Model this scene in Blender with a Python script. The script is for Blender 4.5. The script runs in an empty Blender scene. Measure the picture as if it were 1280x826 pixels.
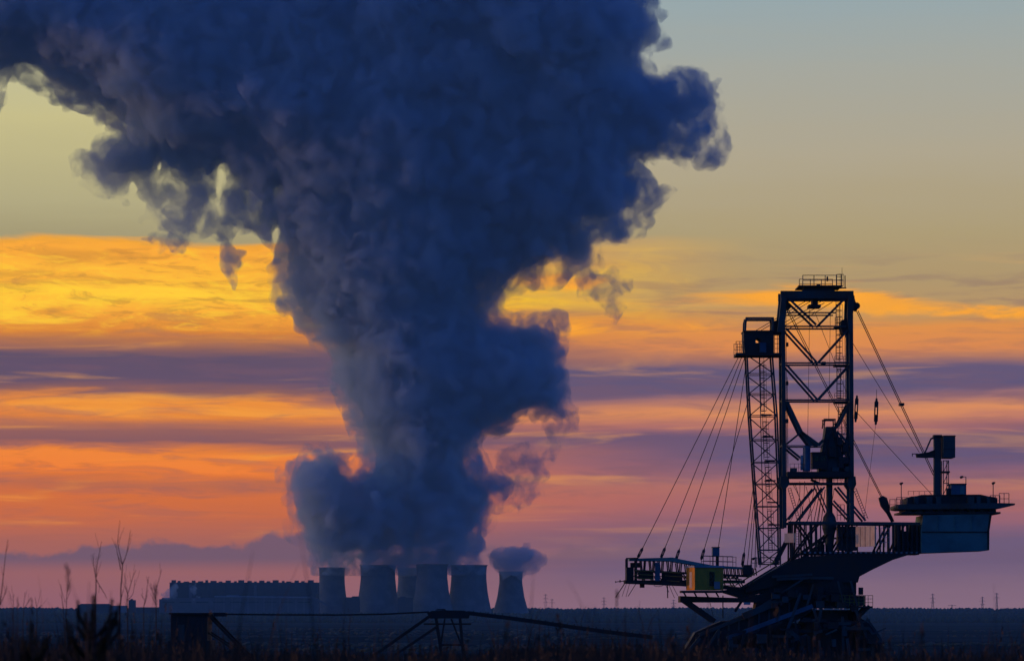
import bpy, bmesh, math, random
import numpy as np
from mathutils import Vector, Matrix

R = math.radians
scene = bpy.context.scene
col = scene.collection

# ------------------------------------------------------------------ camera
F = 3890.0                       # focal length in photo pixels (1280 wide)
cam_d = bpy.data.cameras.new("camera")
cam = bpy.data.objects.new("camera", cam_d)
col.objects.link(cam)
cam.location = (0, 0, 0)         # eye level is z = 0
cam.rotation_euler = (R(90), 0, 0)
cam_d.sensor_width = 36.0
cam_d.lens = 36.0 * F / 1280.0
cam_d.shift_y = (760 - 413) / 1280.0
cam_d.clip_start = 0.5
cam_d.clip_end = 40000
cam_d.dof.use_dof = True
cam_d.dof.focus_distance = 380
cam_d.dof.aperture_fstop = 2.8
scene.camera = cam

# ------------------------------------------------------------------ colour / engine
scene.view_settings.view_transform = 'Standard'
scene.view_settings.look = 'None'
scene.view_settings.exposure = 0.0
scene.view_settings.gamma = 1.0
scene.view_settings.use_curve_mapping = False
scene.render.engine = 'CYCLES'
cy = scene.cycles
cy.max_bounces = 8
cy.volume_bounces = 3
cy.transparent_max_bounces = 24
cy.volume_max_steps = 512
cy.use_denoising = True


def lin(c):
    out = []
    for v in c:
        v = v / 255.0
        out.append(v / 12.92 if v <= 0.04045 else ((v + 0.055) / 1.055) ** 2.4)
    return tuple(out) + (1.0,)


# ------------------------------------------------------------------ world: dusk sky
SUN_AZ = R(-80)                  # the sun has just gone down, left of the frame
SUN_EL = R(1.0)
world = bpy.data.worlds.new("World")
scene.world = world
world.use_nodes = True
wt = world.node_tree
wt.nodes.clear()


class NT:
    """small helper to write node maths as code"""
    def __init__(self, tree):
        self.t = tree

    def n(self, kind, **kw):
        nd = self.t.nodes.new(kind)
        for k, v in kw.items():
            setattr(nd, k, v)
        return nd

    def link(self, a, b):
        if hasattr(a, 'is_output'):
            self.t.links.new(a, b)
        else:
            b.default_value = a

    def m(self, op, a, b=0.0, c=None, clamp=False):
        nd = self.n('ShaderNodeMath', operation=op, use_clamp=clamp)
        self.link(a, nd.inputs[0])
        self.link(b, nd.inputs[1])
        if c is not None:
            self.link(c, nd.inputs[2])
        return nd.outputs[0]

    def sstep(self, x, lo, hi):
        nd = self.n('ShaderNodeMapRange', interpolation_type='SMOOTHSTEP')
        self.link(x, nd.inputs[0])
        self.link(lo, nd.inputs[1])
        self.link(hi, nd.inputs[2])
        return nd.outputs[0]

    def vec(self, x, y, z=0.0):
        nd = self.n('ShaderNodeCombineXYZ')
        for i, v in enumerate((x, y, z)):
            self.link(v, nd.inputs[i])
        return nd.outputs[0]

    def noise(self, v, scale=1.0, detail=4.0, rough=0.5, dist=0.0, lac=2.0):
        nd = self.n('ShaderNodeTexNoise')
        self.link(v, nd.inputs['Vector'])
        nd.inputs['Scale'].default_value = scale
        nd.inputs['Detail'].default_value = detail
        nd.inputs['Roughness'].default_value = rough
        nd.inputs['Lacunarity'].default_value = lac
        nd.inputs['Distortion'].default_value = dist
        return nd.outputs[0]

    def ramp(self, x, stops, interp='LINEAR'):
        nd = self.n('ShaderNodeValToRGB')
        cr = nd.color_ramp
        cr.interpolation = interp
        while len(cr.elements) < len(stops):
            cr.elements.new(0.5)
        for e, (p, c) in zip(cr.elements, sorted(stops, key=lambda s: s[0])):
            e.position = p
            e.color = c
        self.link(x, nd.inputs[0])
        return nd.outputs[0]

    def mix(self, f, a, b, blend='MIX'):
        nd = self.n('ShaderNodeMix', data_type='RGBA', blend_type=blend)
        self.link(f, nd.inputs[0])
        self.link(a, nd.inputs[6])
        self.link(b, nd.inputs[7])
        return nd.outputs[2]


W = NT(wt)
dirv = W.n('ShaderNodeTexCoord').outputs['Generated']
sep = W.n('ShaderNodeSeparateXYZ')
wt.links.new(dirv, sep.inputs[0])
dx, dy, dz = sep.outputs
hor = W.m('SQRT', W.m('ADD', W.m('MULTIPLY', dx, dx), W.m('MULTIPLY', dy, dy)))
el = W.m('DIVIDE', dz, W.m('MAXIMUM', hor, 0.001))           # tangent of the elevation
az = W.m('ARCTAN2', dx, dy)                                  # azimuth, 0 = straight ahead
V = W.m('MULTIPLY', el, F / 760.0)                           # 1 at about 11 degrees up
U = W.m('MULTIPLY', az, F / 640.0)

# slow undulation of the cloud layers
n_big = W.noise(W.vec(W.m('MULTIPLY', U, 0.9), W.m('MULTIPLY', V, 5.0), 3.0), 1.0, 4.0, 0.5)
n_str = W.noise(W.vec(W.m('MULTIPLY', U, 1.6), W.m('MULTIPLY', V, 26.0), 9.0), 1.0, 6.0, 0.55, 0.6)
n_fin = W.noise(W.vec(W.m('MULTIPLY', U, 5.0), W.m('MULTIPLY', V, 55.0), 5.0), 1.0, 6.0, 0.6, 0.5)
Vw = W.m('ADD', V, W.m('MULTIPLY', W.m('SUBTRACT', n_big, 0.5), 0.055))
Vw = W.m('ADD', Vw, W.m('MULTIPLY', W.m('SUBTRACT', n_str, 0.5), 0.035))
Vw = W.m('ADD', Vw, W.m('MULTIPLY', W.m('SUBTRACT', n_fin, 0.5), 0.022))
T = W.m('DIVIDE', Vw, 1.3, clamp=True)


def stops(rows):
    return [(max(0.0, (760 - y) / 760.0 / 1.3), lin(c)) for y, c in rows]


# cloud decks seen edge-on: rows are (photo row, colour) along elevation
LEFT = stops([(-220, (120, 145, 158)), (0, (182, 184, 155)), (150, (196, 186, 130)), (255, (176, 166, 120)),
              (298, (162, 150, 106)), (306, (250, 168, 34)), (345, (252, 180, 24)), (368, (255, 200, 16)), (395, (246, 168, 32)),
              (418, (220, 136, 46)), (436, (148, 98, 72)), (447, (92, 73, 86)), (478, (95, 74, 88)), (490, (136, 91, 76)),
              (500, (230, 140, 54)), (520, (222, 132, 54)), (538, (146, 93, 77)), (552, (134, 87, 79)), (566, (236, 134, 46)),
              (590, (236, 128, 40)), (606, (182, 104, 64)), (620, (208, 112, 52)), (645, (194, 106, 60)), (675, (164, 98, 78)),
              (720, (146, 94, 90)), (765, (140, 92, 97))])
RIGHT = stops([(-220, (126, 148, 156)), (0, (150, 164, 162)), (90, (164, 164, 148)), (200, (174, 163, 133)), (300, (172, 154, 108)),
               (352, (174, 148, 98)), (385, (182, 146, 92)), (400, (200, 144, 78)), (412, (222, 146, 68)), (436, (216, 138, 74)),
               (450, (160, 110, 90)), (463, (98, 82, 104)), (492, (94, 80, 104)), (505, (160, 110, 98)), (520, (216, 142, 88)),
               (533, (176, 112, 96)), (546, (104, 80, 100)), (576, (98, 80, 104)), (590, (128, 90, 102)), (608, (170, 108, 93)),
               (632, (162, 101, 95)), (652, (138, 94, 104)), (670, (108, 86, 106)), (705, (106, 86, 108)), (735, (124, 97, 110)),
               (765, (130, 101, 113))])
side = W.sstep(W.m('ADD', U, W.m('MULTIPLY', W.m('SUBTRACT', n_big, 0.5), 0.8)), -0.55, 0.45)
glow = W.mix(side, W.ramp(T, LEFT), W.ramp(T, RIGHT))

# streaks of brighter and duller cirrus inside the decks
deck = W.m('MULTIPLY', W.sstep(V, 0.62, 0.5), W.sstep(V, 0.05, 0.2))
hot = W.m('MULTIPLY', W.m('MULTIPLY', W.sstep(n_str, 0.54, 0.72), deck), W.m('SUBTRACT', 0.55, W.m('MULTIPLY', side, 0.25)))
glow = W.mix(hot, glow, lin((255, 178, 70)))
dull = W.m('MULTIPLY', W.m('MULTIPLY', W.sstep(n_fin, 0.46, 0.66), deck), 0.36)
glow = W.mix(dull, glow, lin((120, 84, 88)))
n_rip = W.noise(W.vec(W.m('MULTIPLY', U, 8.0), W.m('ADD', W.m('MULTIPLY', V, 46.0), W.m('MULTIPLY', U, 2.0)), 41.0), 1.0, 8.0, 0.66, 1.5)
n_l = W.noise(W.vec(W.m('MULTIPLY', U, 2.2), W.m('ADD', W.m('MULTIPLY', V, 15.0), W.m('MULTIPLY', U, 0.9)), 33.0), 1.0, 8.0, 0.62, 1.2)
up_deck = W.m('MULTIPLY', W.m('MULTIPLY', W.sstep(Vw, 0.605, 0.58), W.sstep(Vw, 0.43, 0.47)), W.m('SUBTRACT', 1.0, side))
glow = W.mix(W.m('MULTIPLY', up_deck, W.m('MULTIPLY', W.sstep(n_l, 0.53, 0.66), 0.55)), glow, lin((206, 138, 48)))
glow = W.mix(W.m('MULTIPLY', up_deck, W.m('MULTIPLY', W.sstep(n_l, 0.47, 0.36), 0.7)), glow, lin((255, 206, 26)))
rip = W.m('MULTIPLY', up_deck, W.m('MULTIPLY', W.sstep(n_rip, 0.52, 0.64), 0.42))
glow = W.mix(rip, glow, lin((176, 116, 58)))
rip2 = W.m('MULTIPLY', up_deck, W.m('MULTIPLY', W.sstep(n_rip, 0.46, 0.38), 0.40))
glow = W.mix(rip2, glow, lin((255, 208, 34)))
# torn orange cirrus right of the plume
n_cir = W.noise(W.vec(W.m('MULTIPLY', U, 3.0), W.m('MULTIPLY', V, 17.0), 21.0), 1.0, 7.0, 0.58, 0.8)


def spot(u0, v0, ru, rv):
    """soft weight round one bearing of the sky"""
    a_ = W.m('POWER', W.m('DIVIDE', W.m('SUBTRACT', U, u0), ru), 2.0)
    b_ = W.m('POWER', W.m('DIVIDE', W.m('SUBTRACT', V, v0), rv), 2.0)
    return W.m('EXPONENT', W.m('MULTIPLY', W.m('ADD', a_, b_), -1.0))


field = W.m('ADD', W.m('ADD', spot(0.58, 0.512, 0.22, 0.022), spot(0.90, 0.482, 0.24, 0.020)), W.m('ADD', spot(0.08, 0.535, 0.16, 0.022), spot(0.15, 0.455, 0.35, 0.025)))
cir = W.sstep(W.m('ADD', n_cir, W.m('MULTIPLY', field, 0.30)), 0.63, 0.80)
glow = W.mix(W.m('MULTIPLY', cir, W.m('MULTIPLY', field, 1.15, clamp=True), clamp=True), glow, lin((250, 168, 52)))

# far cumulus bank along the horizon
n_cu = W.noise(W.vec(W.m('MULTIPLY', U, 7.0), W.m('MULTIPLY', V, 9.0), 1.5), 1.0, 5.0, 0.55)
n_cl = W.noise(W.vec(W.m('MULTIPLY', U, 2.4), 0.0, 7.7), 1.0, 1.0, 0.5)
top = W.m('ADD', 0.112, W.m('ADD', W.m('MULTIPLY', W.m('SUBTRACT', n_cu, 0.5), 0.10), W.m('MULTIPLY', W.m('SUBTRACT', n_cl, 0.5), 0.10)))
bank = W.m('MULTIPLY', W.sstep(W.m('SUBTRACT', top, V), -0.004, 0.008), W.sstep(V, 0.055, 0.085))
bank = W.m('MULTIPLY', bank, W.m('SUBTRACT', 1.0, W.m('MULTIPLY', side, 0.75)))
glow = W.mix(W.m('MULTIPLY', bank, 0.92), glow, lin((106, 82, 94)))
hs = W.n('ShaderNodeHueSaturation')
hs.inputs['Saturation'].default_value = 1.05
hs.inputs['Value'].default_value = 1.37
wt.links.new(glow, hs.inputs['Color'])
glow = hs.outputs[0]

# the sky brightens towards the bearing where the sun went down
ga = W.m('POWER', W.m('DIVIDE', W.m('SUBTRACT', az, SUN_AZ), 0.55), 2.0)
near_sun = W.m('ADD', 1.0, W.m('MULTIPLY', W.m('EXPONENT', W.m('MULTIPLY', ga, -1.0)), 2.5))
glow = W.mix(1.0, glow, near_sun, 'MULTIPLY')

# the rest of the dome: clear blue twilight sky
sky = W.n('ShaderNodeTexSky', sky_type='NISHITA')
sky.sun_disc = False
sky.sun_elevation = SUN_EL
sky.sun_rotation = SUN_AZ
sky.air_density = 1.0
sky.dust_density = 0.3
sky.ozone_density = 4.0
SKY_GAIN = 0.11
blue = W.mix(1.0, sky.outputs[0], (0.42, 2.05, 4.9, 1.0), 'MULTIPLY')
blue = W.mix(1.0, blue, (SKY_GAIN,) * 3 + (1.0,), 'MULTIPLY')
fade_el = W.sstep(el, 0.20, 0.50)
fade_az = W.sstep(W.m('ABSOLUTE', W.m('ADD', az, 0.45)), 0.9, 1.9)
rest = W.m('MAXIMUM', fade_el, fade_az)
dome = W.mix(rest, glow, blue)
under = W.sstep(el, -0.002, -0.02)
dome = W.mix(under, dome, (0.010, 0.014, 0.022, 1.0))
bg = W.n('ShaderNodeBackground')
wt.links.new(dome, bg.inputs[0])
bg.inputs[1].default_value = 1.0
wo = W.n('ShaderNodeOutputWorld')
wt.links.new(bg.outputs[0], wo.inputs[0])

# ------------------------------------------------------------------ last light of the sun
sun_d = bpy.data.lights.new("sun", 'SUN')
sun_d.energy = 0.65
sun_d.angle = R(2.0)
sun_d.color = (1.0, 0.50, 0.26)
sun = bpy.data.objects.new("sun", sun_d)
col.objects.link(sun)
to_sun = Vector((math.sin(SUN_AZ) * math.cos(SUN_EL), math.cos(SUN_AZ) * math.cos(SUN_EL), math.sin(SUN_EL)))
sun.rotation_euler = to_sun.to_track_quat('Z', 'Y').to_euler()
sun.location = to_sun * 100


# ------------------------------------------------------------------ tags
def tag(o, label=None, cat=None, group=None, kind=None):
    if label:
        o['label'] = label
    if cat:
        o['category'] = cat
    if group:
        o['group'] = group
    if kind:
        o['kind'] = kind
    return o


def empty(name, loc, label, cat, group=None):
    o = bpy.data.objects.new(name, None)
    col.objects.link(o)
    o.location = loc
    return tag(o, label, cat, group)


def root_loc(o):
    while o.parent is not None:
        o = o.parent
    return o.location


def mesh_obj(name, verts, faces, mat, parent=None, smooth=False):
    """link one mesh; verts are world coordinates, moved into the frame of the thing it belongs to"""
    me = bpy.data.meshes.new(name)
    if parent is not None:
        q = root_loc(parent)
        verts = [(v[0] - q[0], v[1] - q[1], v[2] - q[2]) for v in verts]
    me.from_pydata([tuple(v) for v in verts], [], faces)
    me.update()
    if smooth:
        me.polygons.foreach_set('use_smooth', [True] * len(me.polygons))
    me.materials.append(mat)
    o = bpy.data.objects.new(name, me)
    col.objects.link(o)
    if parent is not None:
        o.parent = parent
    return o


def at_base(o, base):
    """give a single-mesh thing its origin at its base"""
    b = Vector(base)
    for v in o.data.vertices:
        v.co -= b
    o.location = b
    return o


class MB:
    """gathers boxes, beams, tubes and plates into one mesh"""
    def __init__(self):
        self.v, self.f = [], []

    def add(self, vs, fs):
        n = len(self.v)
        self.v += [tuple(p) for p in vs]
        self.f += [tuple(i + n for i in q) for q in fs]
        return self

    def box(self, x0, x1, y0, y1, z0, z1):
        vs = [(x, y, z) for z in (z0, z1) for y in (y0, y1) for x in (x0, x1)]
        return self.add(vs, [(0, 2, 3, 1), (4, 5, 7, 6), (0, 1, 5, 4), (2, 6, 7, 3), (0, 4, 6, 2), (1, 3, 7, 5)])

    def beam(self, a, b, w, h=None, w2=None):
        """square bar from a to b; w across the picture, h in depth"""
        a, b = Vector(a), Vector(b)
        h = w if h is None else h
        w2 = w if w2 is None else w2
        d = (b - a).normalized()
        ref = Vector((0, 1, 0)) if abs(d.y) < 0.9 else Vector((0, 0, 1))
        s = d.cross(ref).normalized()
        u = s.cross(d).normalized()
        vs = []
        for p, ww, hh in ((a, w, h), (b, w2, h * w2 / w if w else h)):
            vs += [p - s * ww / 2 - u * hh / 2, p + s * ww / 2 - u * hh / 2, p + s * ww / 2 + u * hh / 2, p - s * ww / 2 + u * hh / 2]
        return self.add(vs, [(3, 2, 1, 0), (4, 5, 6, 7), (0, 1, 5, 4), (1, 2, 6, 5), (2, 3, 7, 6), (3, 0, 4, 7)])

    def tube(self, pts, radii, n=6, caps=True):
        pts = [Vector(p) for p in pts]
        if not hasattr(radii, '__len__'):
            radii = [radii] * len(pts)
        vs, fs = [], []
        for i, p in enumerate(pts):
            d = (pts[min(i + 1, len(pts) - 1)] - pts[max(i - 1, 0)]).normalized()
            ref = Vector((0, 1, 0)) if abs(d.y) < 0.9 else Vector((1, 0, 0))
            s = d.cross(ref).normalized()
            u = s.cross(d).normalized()
            for k in range(n):
                an = 2 * math.pi * k / n
                vs.append(p + (s * math.cos(an) + u * math.sin(an)) * radii[i])
        for i in range(len(pts) - 1):
            for k in range(n):
                k2 = (k + 1) % n
                fs.append((i * n + k, i * n + k2, (i + 1) * n + k2, (i + 1) * n + k))
        if caps:
            fs.append(tuple(range(n - 1, -1, -1)))
            fs.append(tuple((len(pts) - 1) * n + k for k in range(n)))
        return self.add(vs, fs)

    def plate(self, pts, y0, y1):
        """outline of (x, z) points given a thickness in depth"""
        n = len(pts)
        vs = [(x, y0, z) for x, z in pts] + [(x, y1, z) for x, z in pts]
        fs = [tuple(range(n)), tuple(range(2 * n - 1, n - 1, -1))]
        fs += [((i + 1) % n, i, n + i, n + (i + 1) % n) for i in range(n)]
        return self.add(vs, fs)

    def build(self, name, mat, parent=None, smooth=False):
        o = mesh_obj(name, self.v, self.f, mat, parent, smooth)
        bm = bmesh.new()
        bm.from_mesh(o.data)
        bmesh.ops.recalc_face_normals(bm, faces=bm.faces)
        bm.to_mesh(o.data)
        bm.free()
        return o


# ------------------------------------------------------------------ materials
def new_mat(name):
    m = bpy.data.materials.new(name)
    m.use_nodes = True
    m.node_tree.nodes.clear()
    t = NT(m.node_tree)
    out = t.n('ShaderNodeOutputMaterial')
    return m, t, out


def paint(name, c1, c2, scale=0.6, rough=0.6, metal=0.0, bump=0.0, detail=6.0):
    """mottled surface: two colours mixed by noise (paint and its rust, wall and its stains)"""
    m, t, out = new_mat(name)
    tc = t.n('ShaderNodeTexCoord').outputs['Object']
    nz = t.noise(tc, scale, detail, 0.6)
    c = t.mix(t.sstep(nz, 0.40, 0.66), tuple(c1) + (1,), tuple(c2) + (1,))
    b = t.n('ShaderNodeBsdfPrincipled')
    t.t.links.new(c, b.inputs['Base Color'])
    b.inputs['Metallic'].default_value = metal
    rr = t.n('ShaderNodeMapRange')
    t.link(nz, rr.inputs[0])
    rr.inputs[3].default_value = max(0.05, rough - 0.12)
    rr.inputs[4].default_value = min(1.0, rough + 0.15)
    t.t.links.new(rr.outputs[0], b.inputs['Roughness'])
    if bump:
        bp = t.n('ShaderNodeBump')
        bp.inputs['Strength'].default_value = bump
        t.t.links.new(t.noise(tc, scale * 6, 5, 0.6), bp.inputs['Height'])
        t.t.links.new(bp.outputs[0], b.inputs['Normal'])
    t.t.links.new(b.outputs[0], out.inputs[0])
    return m

# ------------------------------------------------------------------ haze
HAZE_DENS = 3.2e-5
m_haze, t, out = new_mat('evening_air')
pv = t.n('ShaderNodeVolumePrincipled')
pv.inputs['Color'].default_value = (0.30, 0.68, 1.0, 1)
pv.inputs['Density'].default_value = HAZE_DENS
pv.inputs['Anisotropy'].default_value = 0.0
t.t.links.new(pv.outputs[0], out.inputs['Volume'])
x0, x1, y0, y1, z0, z1 = -5200, 5200, -220, 9600, -46, 1900
hv = [(x, y, z) for z in (z0, z1) for y in (y0, y1) for x in (x0, x1)]
hf = [(0, 2, 3, 1), (4, 5, 7, 6), (0, 1, 5, 4), (2, 6, 7, 3), (0, 4, 6, 2), (1, 3, 7, 5)]
haze = mesh_obj('haze', hv, hf, m_haze)
tag(haze, 'thin blue evening haze over the open mine and plain', 'haze', kind='stuff')

# ------------------------------------------------------------------ ground: a rim near the viewer, the mine floor, the far plain
def ground_z(x, y):
    def st(v, a, b):
        t_ = min(1, max(0, (v - a) / (b - a)))
        return t_ * t_ * (3 - 2 * t_)
    z = -1.75 + 0.10 * math.sin(x * 0.31 + 1) + 0.08 * math.sin(y * 0.4 + x * 0.13)
    z += 0.42 * math.exp(-((x - 0.4) / 4.5) ** 2 - ((y - 52) / 9) ** 2) - 0.25 * math.exp(-((x + 2.5) / 2.0) ** 2 - ((y - 45) / 15) ** 2)
    z -= 11.5 * st(y, 62, 240)
    z -= 17.0 * st(y, 420, 1500)
    if 300 < y < 6000:
        z += 1.2 * math.sin(x * 0.011 + y * 0.004) * st(y, 400, 900)
    return z


def strip(y_list, x_half, nx):
    vs, fs = [], []
    for y in y_list:
        h = x_half(y)
        for i in range(nx):
            x = -h + 2 * h * i / (nx - 1)
            vs.append((x, y, ground_z(x, y)))
    for j in range(len(y_list) - 1):
        for i in range(nx - 1):
            a = j * nx + i
            fs.append((a, a + 1, a + nx + 1, a + nx))
    return vs, fs


ys = [-200, -60, -20] + [0 + 2 * i for i in range(50)] + [104 + 12 * i for i in range(30)] + [500 + 90 * i for i in range(30)] + [3400, 4200, 5200, 6400, 7600, 8600, 9300]
gv, gf = strip(ys, lambda y: 120 + 4900 * min(1, max(0, y) / 4000.0) ** 0.8 + 200, 90)
m, t, out = new_mat('mine_soil')
tc = t.n('ShaderNodeTexCoord').outputs['Object']
nz = t.noise(tc, 0.05, 8, 0.62)
sp = t.n('ShaderNodeSeparateXYZ')
t.t.links.new(tc, sp.inputs[0])
band = t.noise(t.vec(t.m('MULTIPLY', sp.outputs[0], 0.0012), t.m('MULTIPLY', sp.outputs[1], 0.0045)), 1.0, 5, 0.6)
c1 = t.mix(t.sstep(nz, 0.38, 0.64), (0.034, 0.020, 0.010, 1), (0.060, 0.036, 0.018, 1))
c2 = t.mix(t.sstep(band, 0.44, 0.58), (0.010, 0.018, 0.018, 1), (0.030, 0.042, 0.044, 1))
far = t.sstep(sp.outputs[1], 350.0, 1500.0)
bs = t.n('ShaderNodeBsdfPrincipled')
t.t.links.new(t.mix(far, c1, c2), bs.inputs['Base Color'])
bs.inputs['Roughness'].default_value = 0.95
bs.inputs['Specular IOR Level'].default_value = 0.0      # dusty soil has no sheen even at a grazing view
bp = t.n('ShaderNodeBump')
bp.inputs['Strength'].default_value = 0.5
t.t.links.new(t.noise(tc, 1.7, 6, 0.6), bp.inputs['Height'])
t.t.links.new(bp.outputs[0], bs.inputs['Normal'])
t.t.links.new(bs.outputs[0], out.inputs[0])
tag(mesh_obj('ground', gv, gf, m, smooth=True), kind='structure')

# unseen heap beyond the left edge, added to keep low sun off the power station
hv, hf = [], []
nx_, ny_ = 40, 40
for j in range(ny_):
    for i in range(nx_):
        u, w = i / (nx_ - 1) * 2 - 1, j / (ny_ - 1) * 2 - 1
        x, y = -3000 + u * 1150, 7800 + w * 1500
        e = min(1, max(0, 1.25 - math.sqrt(u * u * .7 + w ** 4 * .9) * 1.35))
        hv.append((x, y, -33 + 245 * e * e * (3 - 2 * e) * (0.95 + 0.05 * math.sin(x * .013) * math.sin(y * .017))))
for j in range(ny_ - 1):
    for i in range(nx_ - 1):
        q = j * nx_ + i
        hf.append((q, q + 1, q + nx_ + 1, q + nx_))
tag(mesh_obj('added_shade_heap', hv, hf, m, smooth=True), kind='structure')

# ------------------------------------------------------------------ far forest: thousands of crowns that read as one mass
rng = random.Random(5)
m_forest = paint('forest_green', (0.018, 0.030, 0.014), (0.040, 0.050, 0.022), 0.08, 0.9)


def crown(mb, x, y, z, r, h, rnd):
    """one distant tree: an uneven, many-sided dome over a short stem"""
    n = 6
    a0 = rnd.random() * 6.28
    rings = [(0.55, 0.10), (1.0, 0.35), (0.85, 0.62), (0.42, 0.88)]
    vs, fs = [], []
    for fr, fz in rings:
        for k in range(n):
            an = a0 + 6.283 * k / n
            rr = r * fr * (0.75 + 0.5 * rnd.random())
            vs.append((x + rr * math.cos(an), y + rr * math.sin(an), z + h * (fz + 0.06 * (rnd.random() - 0.5))))
    vs.append((x + r * 0.15 * (rnd.random() - 0.5), y, z + h))
    for j in range(3):
        for k in range(n):
            k2 = (k + 1) % n
            fs.append((j * n + k, j * n + k2, (j + 1) * n + k2, (j + 1) * n + k))
    for k in range(n):
        fs.append((3 * n + k, 3 * n + (k + 1) % n, 4 * n))
    fs.append(tuple(range(n - 1, -1, -1)))
    mb.add(vs, fs)


mb = MB()
ridge = [rng.uniform(-1, 1) for _ in range(60)]


def stand(x):
    u = (x + 2400) / 90.0
    i = int(math.floor(u)) % 58
    f = u - math.floor(u)
    return ridge[i] * (1 - f) + ridge[i + 1] * f


for row, (y, hh, sp_) in enumerate([(6500, 15, 8.5), (6520, 17, 8.5), (6560, 18, 9), (6640, 19, 10), (6800, 20, 11), (7000, 21, 11),
                                    (7250, 22, 12), (8150, 26, 13), (8250, 27, 13), (8900, 32, 14), (9100, 34, 14)]):
    half = 0.2 * y + 250
    x = -half
    while x < half:
        yy = y + rng.uniform(-14, 14)
        h = hh * rng.uniform(0.94, 1.03) + 2.2 * stand(x + row * 777)
        crown(mb, x, yy, ground_z(x, yy) - 1.0, h * rng.uniform(0.34, 0.52), h, rng)
        x += sp_ * rng.uniform(0.5, 0.9)
tag(mb.build('forest', m_forest), 'dark even belt of far forest along the whole horizon', 'forest', kind='stuff')

# low scrub on the mine floor, in ragged belts
mb = MB()
for k in range(5200):
    y = rng.choice([rng.uniform(800, 1500), rng.uniform(2000, 2600), rng.uniform(3000, 4600)])
    x = rng.uniform(-0.19, 0.19) * y
    if math.sin(x * 0.013 + y * 0.006) + math.sin(x * 0.005 + 2) + math.sin(y * 0.021) < 0.35:
        continue
    h = rng.uniform(0.8, 3.2)
    crown(mb, x, y, ground_z(x, y) - 0.5 * h, h * rng.uniform(0.8, 2.2), h * 1.3, rng)
tag(mb.build('scrub', m_forest), 'low dark scrub in ragged belts on the mine floor', 'scrub', kind='stuff')

# ------------------------------------------------------------------ power station
def P(px, row, y):
    return Vector(((px - 640) * y / F, y, (760 - row) * y / F))


m_conc = paint('tower_concrete', (0.11, 0.115, 0.125), (0.17, 0.175, 0.185), 0.035, 0.9)
m_clad = paint('boiler_house_cladding', (0.035, 0.04, 0.05), (0.05, 0.055, 0.065), 0.03, 0.8)
m_hall = paint('hall_cladding', (0.10, 0.11, 0.13), (0.15, 0.16, 0.18), 0.03, 0.8)
m_pale = paint('pale_sheet_metal', (0.26, 0.27, 0.30), (0.20, 0.21, 0.24), 0.03, 0.6)
m_dkglass = paint('dark_glazing', (0.015, 0.018, 0.024), (0.03, 0.034, 0.04), 0.05, 0.3)


def cooling_tower(px, yy, half_top, half_bot, top_row, label):
    k = yy / F
    base = ground_z((px - 640) * k, yy)
    H = (760 - top_row) * k - base
    rt, rb = half_top * k, half_bot * k
    root = empty('cooling_tower', ((px - 640) * k, yy, base), label, 'cooling tower', 'cooling towers of the power station')
    leg_h = 9.0
    n, rows = 64, 26
    zt = H * 0.84                                            # throat
    rth = rt * 0.955
    a2 = (zt - leg_h) ** 2 / ((rb / rth) ** 2 - 1)

    def rad(z):
        if z <= zt:
            return rth * math.sqrt(1 + (zt - z) ** 2 / a2)
        return rth + (rt - rth) * ((z - zt) / (H - zt)) ** 2
    vs, fs = [], []
    prof = [(rad(leg_h + (H - leg_h) * j / rows), leg_h + (H - leg_h) * j / rows) for j in range(rows + 1)]
    prof += [(rt - 1.0, H), (rt - 1.2, H - 8), (rth - 1.2, zt), (rad(H * .4) - 1.2, H * .4), (rb - 1.4, leg_h)]
    for r_, z_ in prof:
        for q in range(n):
            an = 2 * math.pi * q / n
            rr = r_ * (1 + (0.0022 if q % 2 else -0.0022))
            vs.append((rr * math.cos(an) + root.location.x, rr * math.sin(an) + yy, z_ + base))
    for j in range(len(prof) - 1):
        for q in range(n):
            q2 = (q + 1) % n
            fs.append((j * n + q, j * n + q2, (j + 1) * n + q2, (j + 1) * n + q))
    mesh_obj('shell', vs, fs, m_conc, root, smooth=True)
    mb = MB()
    for q in range(36):
        a0, a1 = 2 * math.pi * q / 36, 2 * math.pi * (q + 0.5) / 36
        for s_ in (1, -1):
            p0 = Vector((rb * 1.03 * math.cos(a0), rb * 1.03 * math.sin(a0), 0))
            p1 = Vector(((rb - .6) * math.cos(a0 + s_ * (a1 - a0)), (rb - .6) * math.sin(a0 + s_ * (a1 - a0)), leg_h + 0.5))
            mb.beam(p0 + root.location, p1 + root.location, 0.9)
    mb.build('column_ring', m_conc, root)
    mb = MB()
    for q in range(n):
        an, an2 = 2 * math.pi * q / n, 2 * math.pi * (q + 1) / n
        mb.beam(Vector(((rt + .9) * math.cos(an), (rt + .9) * math.sin(an), H - 0.4)) + root.location,
                Vector(((rt + .9) * math.cos(an2), (rt + .9) * math.sin(an2), H - 0.4)) + root.location, 1.4)
    mb.build('rim', m_conc, root)
    return root


cooling_tower(415, 7800, 16.5, 23, 709, 'grey cooling tower standing against the long power station block')
cooling_tower(472.5, 7760, 22.5, 31, 706, 'grey cooling tower between two pinkish gaps, second from the power station block')
cooling_tower(512, 8050, 15, 22, 710, 'distant cooling tower half hidden behind the tower right of it')
cooling_tower(540, 7700, 20, 29, 705, 'grey cooling tower in front of a half hidden one, in the middle of the row')
cooling_tower(586, 7760, 23, 30.5, 706, 'broad cooling tower touching the middle tower at its foot, second from the right')
cooling_tower(638.5, 7850, 15, 24.5, 714, 'rightmost cooling tower, standing free with its own small puff of steam')

YB = 7600.0
kb = YB / F
root = empty('power_station', (P(300, 760, YB).x, YB, ground_z(P(300, 760, YB).x, YB)),
             'long dark boiler house with a bumpy roofline and pale lower halls beside the cooling towers', 'power station')
gz = root.location.z


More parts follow.
